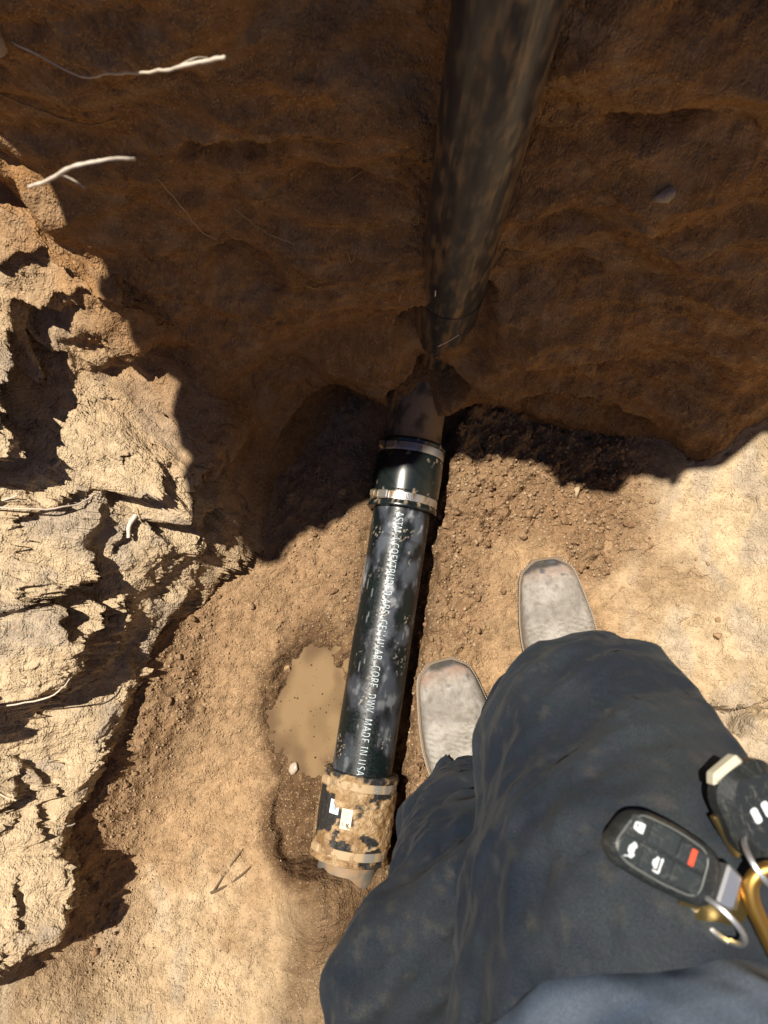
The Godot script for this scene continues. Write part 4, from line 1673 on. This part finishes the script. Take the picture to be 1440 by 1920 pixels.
func build_keys() -> void:
	var X := Vector3(.87, -.085, .4826).normalized()
	var Y := Vector3(.49, .151, -.8568).normalized()
	var Z := Vector3(0, .9848, .1736)
	var b := Basis(X, Y, Z) * Basis(Vector3(1, 0, 0), -.36)
	# ---- long fob with five buttons
	var fob := thing("key_fob", "long black key fob with white button symbols and a red panic bar on the thigh", "key fob", "", Transform3D(b, Vector3(.1527, .7600, .1129)))
	var st := begin(0)
	var body := round_poly([Vector2(-.033, -.009), Vector2(-.026, .0150), Vector2(.0, .0175), Vector2(.031, .0150), Vector2(.033, -.0150), Vector2(.0, -.0175), Vector2(-.024, -.0165)], .011, 7)
	slab(st, body, -.0105, .0030, .0035)
	obj("shell", finish(st), M.fob, fob)
	# raised outline round the button field
	var ring := round_poly([Vector2(-.0305, -.008), Vector2(-.0245, .0125), Vector2(.0, .0142), Vector2(.0215, .0122), Vector2(.0225, -.0125), Vector2(.0, -.0145), Vector2(-.0225, -.0138)], .008, 7)
	var pts := PackedVector3Array()
	var rad := PackedFloat32Array()
	for p in ring:
		pts.append(Vector3(p.x, p.y, .0030))
		rad.append(.00048)
	pts.append(pts[0])
	rad.append(.00048)
	obj("trim_line", tube(pts, rad, 6), M.fob_line, fob)
	# five buttons and one blank cover
	var cells := [[-.0262, -.0150, .0006, .0112], [-.0275, -.0150, -.0122, -.0006], [-.0138, .0030, .0006, .0128], [-.0138, .0030, -.0132, -.0006], [.0042, .0205, .0006, .0110], [.0042, .0210, -.0116, -.0006]]
	for c in cells:
		st = begin(-1)
		slab(st, round_poly([Vector2(c[0], c[2]), Vector2(c[1], c[2]), Vector2(c[1], c[3]), Vector2(c[0], c[3])], .0018, 3), .0020, .0038, .0006)
		obj("button", finish(st), M.fob_face, fob)
	# symbols: drawn upright towards the round end
	var up := func(px: float, py: float, at: Vector2, k := 1.0) -> Vector2: return at + Vector2(-py, px) * k
	var sym := func(polys: Array, at: Vector2, called: String, m: Material) -> void:
		var s := begin(-1)
		for pl in polys:
			var q := PackedVector2Array()
			for v in pl:
				q.append(at + Vector2(-v[1], v[0]) * .001)
			slab(s, q, .0036, .00405, .00005)
		obj(called, finish(s), m, fob)
	sym.call([[[-2.6, -2.4], [2.6, -2.4], [2.6, 1.0], [-2.6, 1.0]], [[-2.2, 1.05], [-1.3, 1.05], [-1.3, 2.4], [1.3, 2.4], [1.3, 1.05], [2.2, 1.05], [2.2, 2.6], [1.5, 3.4], [-1.5, 3.4], [-2.2, 2.6]]], Vector2(-.0205, .0056), "lock_symbol", M.white)
	sym.call([[[-4.2, -1.4], [3.8, -1.4], [4.2, .2], [2.4, .7], [1.2, 2.0], [-1.4, 2.0], [-2.6, .7], [-4.2, .4]], [[-4.0, .6], [-3.4, .8], [-4.6, 3.2], [-5.1, 2.9]], [[-3.0, -2.2], [-1.6, -2.2], [-1.6, -1.45], [-3.0, -1.45]], [[1.6, -2.2], [3.0, -2.2], [3.0, -1.45], [1.6, -1.45]]], Vector2(-.0208, -.0066), "open_boot_symbol", M.white)
	sym.call([[[-2.6, -.6], [3.2, -.6], [3.6, .8], [2.2, 1.2], [1.2, 2.4], [-1.0, 2.4], [-2.0, 1.2], [-2.6, .9]], [[-3.6, -2.8], [2.4, -2.8], [2.4, -1.9], [-3.6, -1.9]], [[-4.4, -2.4], [-3.6, -2.8], [-3.5, 1.2], [-4.3, 1.2]], [[2.4, -3.4], [4.2, -2.35], [2.4, -1.3]]], Vector2(-.0056, -.0068), "start_symbol", M.white)
	st = begin(-1)
	slab(st, PackedVector2Array([Vector2(.0105, .0010), Vector2(.0137, .0010), Vector2(.0137, .0098), Vector2(.0105, .0098)]), .0034, .0041, .0001)
	obj("panic_bar", finish(st), M.red, fob)
	# metal end that holds the hidden key
	st = begin(-1)
	slab(st, round_poly([Vector2(.0335, -.0110), Vector2(.0440, -.0085), Vector2(.0440, .0098), Vector2(.0335, .0130)], .002), -.0095, .0022, .0016)
	obj("end_cap", finish(st), M.chrome, fob)
	st = begin(-1)
	slab(st, round_poly([Vector2(.0350, -.0100), Vector2(.0490, -.0080), Vector2(.0490, .0090), Vector2(.0350, .0125)], .002), -.0105, -.0030, .0010)
	obj("end_cap", finish(st), M.brass, fob)
	# ---- second fob, at the outer side of the hip
	var b2 := Basis(X, Y, Z) * Basis(Vector3(0, 0, 1), -.62) * Basis(Vector3(1, 0, 0), -.20) * Basis(Vector3(0, 1, 0), -.10)
	var key := thing("car_key", "chunky black car key with pale worn edge beside the longer fob", "car key", "", Transform3D(b2, Vector3(.2160, .7400, .0935)))
	st = begin(-1)
	slab(st, round_poly([Vector2(-.030, -.010), Vector2(-.024, .016), Vector2(.006, .024), Vector2(.030, .018), Vector2(.034, -.012), Vector2(.012, -.024), Vector2(-.018, -.022)], .006, 4), -.010, .0062, .0068)
	obj("shell", finish(st), M.fob, key)
	st = begin(-1)
	slab(st, round_poly([Vector2(-.0305, -.016), Vector2(-.0245, -.0195), Vector2(-.0275, .004), Vector2(-.0330, .002)], .0015, 3), -.007, .0012, .0016)
	obj("edge_trim", finish(st), M.cream, key)
	st = begin(-1)
	slab(st, round_poly([Vector2(-.006, -.0245), Vector2(.020, -.0235), Vector2(.020, -.0195), Vector2(-.006, -.0205)], .001, 3), -.013, -.0085, .0006)
	obj("key_blade", finish(st), M.brass, key)
	for i in 3:
		st = begin(-1)
		var o := Vector2(-.004, .0075 - .0075 * i)
		slab(st, round_poly([o + Vector2(-.0022, -.0024), o + Vector2(.0065, -.0024), o + Vector2(.0065, .0020), o + Vector2(-.0022, .0020)], .0018, 4), .0060, .0068, .0003)
		obj("button_symbol", finish(st), M.white, key)
	# ---- rings, a brass key and the snap hook
	ring_thing("steel key ring through the end of the long black fob", Vector3(.1795, .7545, .1465), Vector3(.52, -.30, .80), Vector3(-.35, -.86, -.05), .0165, .0011)
	ring_thing("steel key ring joining the chunky car key to the brass hook", Vector3(.2085, .7500, .1195), Vector3(.70, -.3, .62), Vector3(.25, -.80, -.42), .0140, .0012)
	var bk := thing("brass_key", "brass key with an angular bow behind the end of the long fob", "key", "", Transform3D(Basis(X, Y, Z) * Basis(Vector3(0, 0, 1), .30) * Basis(Vector3(1, 0, 0), .3), Vector3(.1880, .7440, .1450)))
	st = begin(-1)
	slab(st, PackedVector2Array([Vector2(-.013, -.010), Vector2(.006, -.0115), Vector2(.0135, -.004), Vector2(.0135, .009), Vector2(.004, .0125), Vector2(-.012, .006)]), -.0011, .0011, .0004)
	obj("bow", finish(st), M.brass, bk)
	st = begin(-1)
	slab(st, PackedVector2Array([Vector2(-.024, -.0030), Vector2(-.0131, -.0036), Vector2(-.0131, .0024), Vector2(-.022, .0022), Vector2(-.020, .0012), Vector2(-.024, .0014)]), -.0010, .0009, .0003)
	obj("blade", finish(st), M.brass, bk)
	var hk := thing("snap_hook", "worn brass snap hook hanging from the belt at the worker's hip", "hook")
	var path := PackedVector3Array()
	var rr := PackedFloat32Array()
	var ctl := [Vector3(.236, .7420, .168), Vector3(.2320, .7500, .150), Vector3(.2260, .7560, .132), Vector3(.2170, .7590, .1215), Vector3(.2065, .7585, .1205), Vector3(.1995, .7565, .1270), Vector3(.1995, .7545, .1370), Vector3(.2050, .7520, .1500), Vector3(.2120, .7490, .1640), Vector3(.2190, .7460, .1770)]
	for i in ctl.size() - 1:
		for k in 6:
			path.append(cat(ctl, i + k / 6.0))
			rr.append(.0043)
	obj("hook", tube(path, rr, 14), M.brass_worn, hk)
	path = PackedVector3Array([Vector3(.236, .7420, .168), Vector3(.232, .7430, .180), Vector3(.2190, .7450, .1790)])
	obj("gate", tube(path, PackedFloat32Array([.0034, .0036, .0034]), 12), M.brass, hk)


func ring_thing(label: String, c: Vector3, e1: Vector3, e2: Vector3, r: float, w: float) -> void:
	var a := e1.normalized()
	var bb := (e2 - a * e2.dot(a)).normalized()
	var nn := a.cross(bb)
	var pts := PackedVector3Array()
	var rad := PackedFloat32Array()
	for k in 97:
		var t := TAU * 2.0 * k / 96
		pts.append((a * cos(t) + bb * sin(t)) * r + nn * (w * .9 * (float(k) / 48.0 - 1.0)))
		rad.append(w)
	var o := thing("key_ring", label, "key ring", "", Transform3D(Basis(), c))
	obj("coil", tube(pts, rad, 8), M.chrome, o)


func cat(A: Array, u: float) -> Vector3:
	var n := A.size()
	var i := mini(int(floor(u)), n - 2)
	var a: Vector3 = A[maxi(i - 1, 0)]
	var b: Vector3 = A[i]
	var c: Vector3 = A[i + 1]
	return b.cubic_interpolate(c, a, A[mini(i + 2, n - 1)], u - i)


# ------------------------------------------------------------------ roots, straws, twigs
func root(called: String, category: String, label: String, ctl: Array, r0: float, r1: float, col: Color, wiggle := .0015, group := "") -> MeshInstance3D:
	var pts := PackedVector3Array()
	var rad := PackedFloat32Array()
	var cs := PackedColorArray()
	var n := (ctl.size() - 1) * 7
	for k in n + 1:
		var t := float(k) / n
		var p := cat(ctl, t * (ctl.size() - 1))
		p += Vector3(nF.get_noise_3d(p.x * 90, p.y * 90, r0 * 9e3), nF.get_noise_3d(p.y * 90, p.z * 90, 40.0), nF.get_noise_3d(p.z * 90, p.x * 90, 80.0)) * wiggle
		pts.append(p)
		rad.append(lerpf(r0, r1, t) * (1.0 + .25 * nF.get_noise_3d(p.x * 300, p.y * 300, p.z * 300)))
		cs.append(col * (1.0 + .25 * nF.get_noise_3d(p.x * 160, p.y * 160, p.z * 160)))
	var o := obj(called, tube(pts, rad, 7, cs), M.root)
	tag(o, label, category, group)
	return o


func wall_path(uh: Array, lift: float) -> Array:
	var out := []
	for q in uh:
		var w := on_wall(q[0], q[1])
		out.append(w[0] + w[1] * (lift if q.size() < 3 else q[2]))
	return out


func build_roots() -> void:
	var white := Color(.58, .50, .40)
	var straw := Color(.46, .33, .17)
	root("root", "root", "pale root reaching out of the far wall at upper left, its tip in sunlight", [on_wall(6.3, .62)[0], Vector3(-.2555, .6357, -.470), Vector3(-.2124, .6851, -.430), Vector3(-.1535, .7686, -.360), Vector3(-.1211, .8066, -.330), Vector3(-.1027, .8180, -.325), Vector3(-.0886, .8264, -.320)], .0008, .0012, white, .001)
	root("root", "root", "bright white root hanging in the sun below the longer one, upper left corner", [Vector3(-.2128, .7827, -.270), Vector3(-.1951, .7965, -.265), Vector3(-.1747, .8150, -.260), Vector3(-.1577, .8206, -.260), Vector3(-.1462, .8168, -.265), Vector3(-.1418, .8088, -.270), Vector3(-.1489, .790, -.2835), Vector3(-.170, .733, -.324), Vector3(-.213, .618, -.405), Vector3(-.248, .523, -.4725)], .0012, .0006, white, .0004)
	root("root_hair", "root", "fine side shoot of the sunlit root tip at upper left", [Vector3(-.1211, .8066, -.330), Vector3(-.112, .805, -.338), Vector3(-.106, .798, -.345)], .0005, .0003, white, .0006)
	root("root_hair", "root", "fine side shoot below the middle of the bright white root", [Vector3(-.1850, .8060, -.2625), Vector3(-.179, .802, -.262), Vector3(-.172, .799, -.258)], .0005, .0003, white, .0006)
	root("root", "root", "dim brown root lying on the shaded far wall just above the bright white one", wall_path([[5.9, .55], [6.1, .53], [6.3, .515], [6.5, .53]], .004), .0012, .0007, Color(.30, .19, .09))
	root("root", "root", "long white root curving across the sunlit left wall, loose at its lower end", wall_path([[3.50, .285, .004], [3.60, .280, .012], [3.70, .270, .014], [3.82, .255, .011], [4.04, .230, .009], [4.24, .205, .002]], .006), .0009, .0012, Color(.58, .49, .39))
	root("root", "root", "short white root end beside the upper loop of the long curving root", wall_path([[3.62, .285, .014], [3.70, .280, .016], [3.78, .272, .008]], .006), .0011, .0012, white)
	root("root", "root", "pale root hanging down at the photo's left edge above the lower ledge", wall_path([[2.66, .255, .020], [2.54, .242, .016], [2.40, .225, .012], [2.18, .205, .003]], .01), .0019, .0012, Color(.56, .45, .32))
	root("root", "root", "stubby broken white root sticking out of the spade cuts", wall_path([[4.02, .185, .001], [3.92, .178, .010], [3.86, .176, .014]], .004), .0038, .0024, Color(.60, .52, .44), .0006)
	root("root", "root", "hair thin root beside the stubby broken one", wall_path([[4.06, .185, .004], [4.02, .170, .010], [3.98, .160, .006]], .004), .0006, .0005, straw)
	root("root", "root", "short white root end at the dark hollow above the lower left ledge", wall_path([[1.94, .165, .002], [1.90, .150, .016]], .004), .0011, .0009, white)
	root("root", "root", "short pale root in the lower corner of the big sunlit patch", wall_path([[2.82, .238, .006], [2.88, .234, .012], [2.94, .228, .006]], .004), .0011, .0009, white)
	root("straw", "straw", "thin yellow straw standing against the shaded far wall, left of its middle", wall_path([[6.52, .46, .002], [6.56, .42, .007], [6.60, .38, .007], [6.66, .35, .002]], .004), .0007, .0005, straw)
	root("straw", "straw", "thin brown straw slanting down to the right on the shaded far wall", wall_path([[6.86, .40, .003], [7.06, .385, .008], [7.28, .372, .002]], .004), .0006, .0004, straw)
	root("straw", "straw", "small bright straw stuck to the foot of the upright pipe", [Vector3(.075, .205, -.408), Vector3(.088, .212, -.412), Vector3(.103, .222, -.418)], .0007, .0005, Color(.7, .62, .5), .0004)
	root("straw", "straw", "tiny pale straw fleck on the left flank of the upright pipe", [Vector3(.064, .318, -.428), Vector3(.0635, .330, -.429)], .0009, .0007, Color(.75, .68, .58), .0001)
	for i in 9:
		var u := rng.randf_range(6.2, 11.4)
		var h := rng.randf_range(.16, .50)
		var du := rng.randf_range(-.12, .12)
		root("root_hair", "root", "hair thin brown root on the shaded far earth wall", wall_path([[u, h, .001], [u + du * .5, h + rng.randf_range(-.012, .012), .007], [u + du, h + rng.randf_range(-.02, .02), .001]], .004), .00055, .0004, straw, .002, "root hairs on the far wall")
	# a forked dark twig on the pale floor, lower left
	var tw := thing("twig", "dark forked twig half pressed into the pale ground below the left wall", "twig")
	var y := floor_h(-.23, .36) + .003
	for q in [[Vector3(-.250, y, .355), Vector3(-.222, y, .342), Vector3(-.194, y, .320), .0024], [Vector3(-.246, y, .352), Vector3(-.228, y, .325), Vector3(-.207, y, .297), .0017]]:
		var ps := PackedVector3Array()
		var rs := PackedFloat32Array()
		var cs := PackedColorArray()
		for k in 13:
			var p := cat([q[0], q[1], q[2]], k / 6.0)
			p.y = floor_base(p.x, p.z) + .0005 + .0022 * sin(k * .8)
			ps.append(p)
			rs.append(q[3] * (1.0 - .03 * k))
			cs.append(Color(.11, .075, .045))
		obj("branch", tube(ps, rs, 6, cs), M.root, tw)


# ------------------------------------------------------------------ stones, clods and crumbs
func lump(seed_: int, flat: float, edge: float) -> ArrayMesh:
	# an icosphere pushed about by noise and cut by a few planes
	var t := (1.0 + sqrt(5.0)) / 2.0
	var V := []
	for v in [[-1, t, 0], [1, t, 0], [-1, -t, 0], [1, -t, 0], [0, -1, t], [0, 1, t], [0, -1, -t], [0, 1, -t], [t, 0, -1], [t, 0, 1], [-t, 0, -1], [-t, 0, 1]]:
		V.append(Vector3(v[0], v[1], v[2]).normalized())
	var T := [[0, 11, 5], [0, 5, 1], [0, 1, 7], [0, 7, 10], [0, 10, 11], [1, 5, 9], [5, 11, 4], [11, 10, 2], [10, 7, 6], [7, 1, 8], [3, 9, 4], [3, 4, 2], [3, 2, 6], [3, 6, 8], [3, 8, 9], [4, 9, 5], [2, 4, 11], [6, 2, 10], [8, 6, 7], [9, 8, 1]]
	var r := RandomNumberGenerator.new()
	r.seed = seed_
	var planes := []
	for k in 6:
		planes.append([Vector3(r.randf_range(-1, 1), r.randf_range(-1, 1), r.randf_range(-1, 1)).normalized(), r.randf_range(.55, .85)])
	var st := begin(0 if edge < .5 else -1)
	var shape := func(v: Vector3) -> Vector3:
		var p := v * (1.0 + .30 * nF.get_noise_3d(v.x * 1.6 + seed_, v.y * 1.6, v.z * 1.6) + .16 * nF.get_noise_3d(v.x * 4.5, v.y * 4.5 + seed_, v.z * 4.5))
		for q in planes:
			var d: float = p.dot(q[0]) - q[1]
			if d > 0:
				p -= q[0] * d * .9
		return p * Vector3(1.0, flat, .85)
	for f in T:
		var a: Vector3 = V[f[0]]
		var b: Vector3 = V[f[1]]
		var c: Vector3 = V[f[2]]
		var ab := (a + b).normalized()
		var bc := (b + c).normalized()
		var ca := (c + a).normalized()
		for tri in [[a, ab, ca], [ab, b, bc], [ca, bc, c], [ab, bc, ca]]:
			st.set_color(Color.WHITE * (1.0 + .15 * nF.get_noise_3d(tri[0].x * 3, tri[0].y * 3, tri[0].z * 3 + seed_)))
			for k in [0, 2, 1]:
				st.add_vertex(shape.call(tri[k]))
	return finish(st)


func stone(called: String, label: String, mesh: Mesh, at: Vector3, size: Vector3, turn: Vector3, m: Material) -> void:
	var o := obj(called, mesh, m)
	o.transform = Transform3D(Basis.from_euler(turn) * Basis.from_scale(size), at)
	tag(o, label, "stone")


func soil_tint(c: Color) -> StandardMaterial3D:
	var m: StandardMaterial3D = M.clod.duplicate()
	m.albedo_color = c.linear_to_srgb()
	return m


func build_stones() -> void:
	var smooth := [lump(3, .8, 0), lump(8, .7, 0), lump(21, .85, 0)]
	var pale := soil_tint(Color(.52, .43, .32))
	var w := on_wall(6.22, .62)
	stone("stone", "rounded pale stone embedded in the shaded wall near the upper left corner", smooth[0], w[0] + w[1] * .004, Vector3(.015, .022, .014), Vector3(.3, .5, .2), pale)
	w = on_wall(10.4, .46)
	stone("stone", "small pale stone under a dark hollow in the shaded wall, upper right", smooth[1], w[0] + w[1] * .003, Vector3(.014, .009, .010), Vector3(.2, .3, .5), pale)
	w = on_wall(4.08, .25)
	stone("stone", "small grey stone standing out of the left wall and casting a shadow", smooth[2], w[0] + w[1] * .006, Vector3(.006, .009, .008), Vector3(.4, .2, .1), soil_tint(Color(.30, .28, .25)))
	stone("stone", "wet white quartz pebble at the lower edge of the muddy puddle", smooth[0], Vector3(-.137, floor_h(-.137, .187) + .004, .187), Vector3(.011, .008, .009), Vector3(.1, .9, .2), mat(Color(.40, .33, .25), .3))
	stone("stone", "tan pebble in the shade left of the clean coupling", smooth[1], Vector3(-.066, floor_h(-.066, -.241) + .004, -.241), Vector3(.009, .008, .008), Vector3(.2, .4, .1), soil_tint(TAN))
	stone("stone", "flat pale stone above the toe of the right boot", smooth[2], Vector3(.306, floor_h(.306, -.238) + .004, -.238), Vector3(.014, .008, .010), Vector3(.1, .7, .1), soil_tint(Color(.46, .36, .22)))
	stone("stone", "flat tan stone right of the right boot's toe", smooth[1], Vector3(.353, floor_h(.353, -.151) + .003, -.151), Vector3(.013, .006, .011), Vector3(.0, 1.2, .1), soil_tint(TAN))
	# crumbled clods, each one by itself
	var shapes := [lump(31, .75, 1), lump(42, .8, 1), lump(53, .7, 1), lump(64, .85, 1), lump(75, .75, 1), lump(86, .65, 0)]
	var tints := [soil_tint(BROWN), soil_tint(BROWN.lerp(TAN, .5)), soil_tint(TAN), soil_tint(DAMP.lerp(BROWN, .4))]
	var made := 0
	var tries := 0
	while made < 230 and tries < 9000:
		tries += 1
		var x := rng.randf_range(-.42, .52)
		var z := rng.randf_range(-.30, .42)
		var r := rough_zone(x, z)
		if rng.randf() > r * r * 1.0 + .015 or absf(x - pipe_x(z)) < .062:
			continue
		var s := .0030 + .0062 * pow(rng.randf(), 2.2)
		var o := obj("dirt_clod", shapes[made % 6], tints[(0 if rng.randf() < .5 else 1) if r > .3 else 2])
		o.transform = Transform3D(Basis.from_euler(Vector3(rng.randf() * 6, rng.randf() * 6, rng.randf() * 6)) * Basis.from_scale(Vector3.ONE * s), Vector3(x, floor_h(x, z) + s * .35, z))
		tag(o, "small crumbled earth clod lying loose on the sunlit pit floor", "clod", "earth clods on the pit floor")
		made += 1


func build_crumbs() -> void:
	var mm := MultiMesh.new()
	mm.transform_format = MultiMesh.TRANSFORM_3D
	mm.use_colors = true
	mm.mesh = lump(97, .8, 1)
	var T := []
	var C := []
	for i in 90000:
		var x := rng.randf_range(-.40, .62)
		var z := rng.randf_range(-.36, .60)
		var r := rough_zone(x, z)
		var m := ss(.0, .4, nM.get_noise_3d(x * 2.0, 77.0, z * 2.0))
		if rng.randf() > .22 + .78 * r + .3 * m or absf(x - pipe_x(z)) < .05 or (absf(x + .112) < .07 and absf(z - .1) < .12):
			continue
		var s := .0006 + .0024 * pow(rng.randf(), 3.5) * (.55 + r * .6)
		T.append(Transform3D(Basis.from_euler(Vector3(rng.randf() * 6, rng.randf() * 6, rng.randf() * 6)) * Basis.from_scale(Vector3.ONE * s), Vector3(x, floor_h(x, z) + s * .35, z)))
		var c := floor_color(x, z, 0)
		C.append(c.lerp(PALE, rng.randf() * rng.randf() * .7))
	for i in 70:
		var a := rng.randf() * TAU
		var r := sqrt(rng.randf())
		var p := Vector3(-.108 + .060 * r * cos(a), -.0004, .10 + .105 * r * sin(a))
		T.append(Transform3D(Basis.from_euler(Vector3(rng.randf() * 6, rng.randf() * 6, 0)) * Basis.from_scale(Vector3.ONE * (.0006 + .0014 * pow(rng.randf(), 3.0))), p))
		C.append(DAMP * (.5 + rng.randf()))
	mm.instance_count = T.size()
	for i in T.size():
		mm.set_instance_transform(i, T[i])
		mm.set_instance_color(i, C[i])
	var o := MultiMeshInstance3D.new()
	o.name = "dirt_crumbs"
	o.multimesh = mm
	o.material_override = M.clod
	o.set_meta("kind", "stuff")
	o.set_meta("label", "fine loose earth crumbs and grit strewn over the pit floor")
	o.set_meta("category", "dirt")
	add_child(o, true)
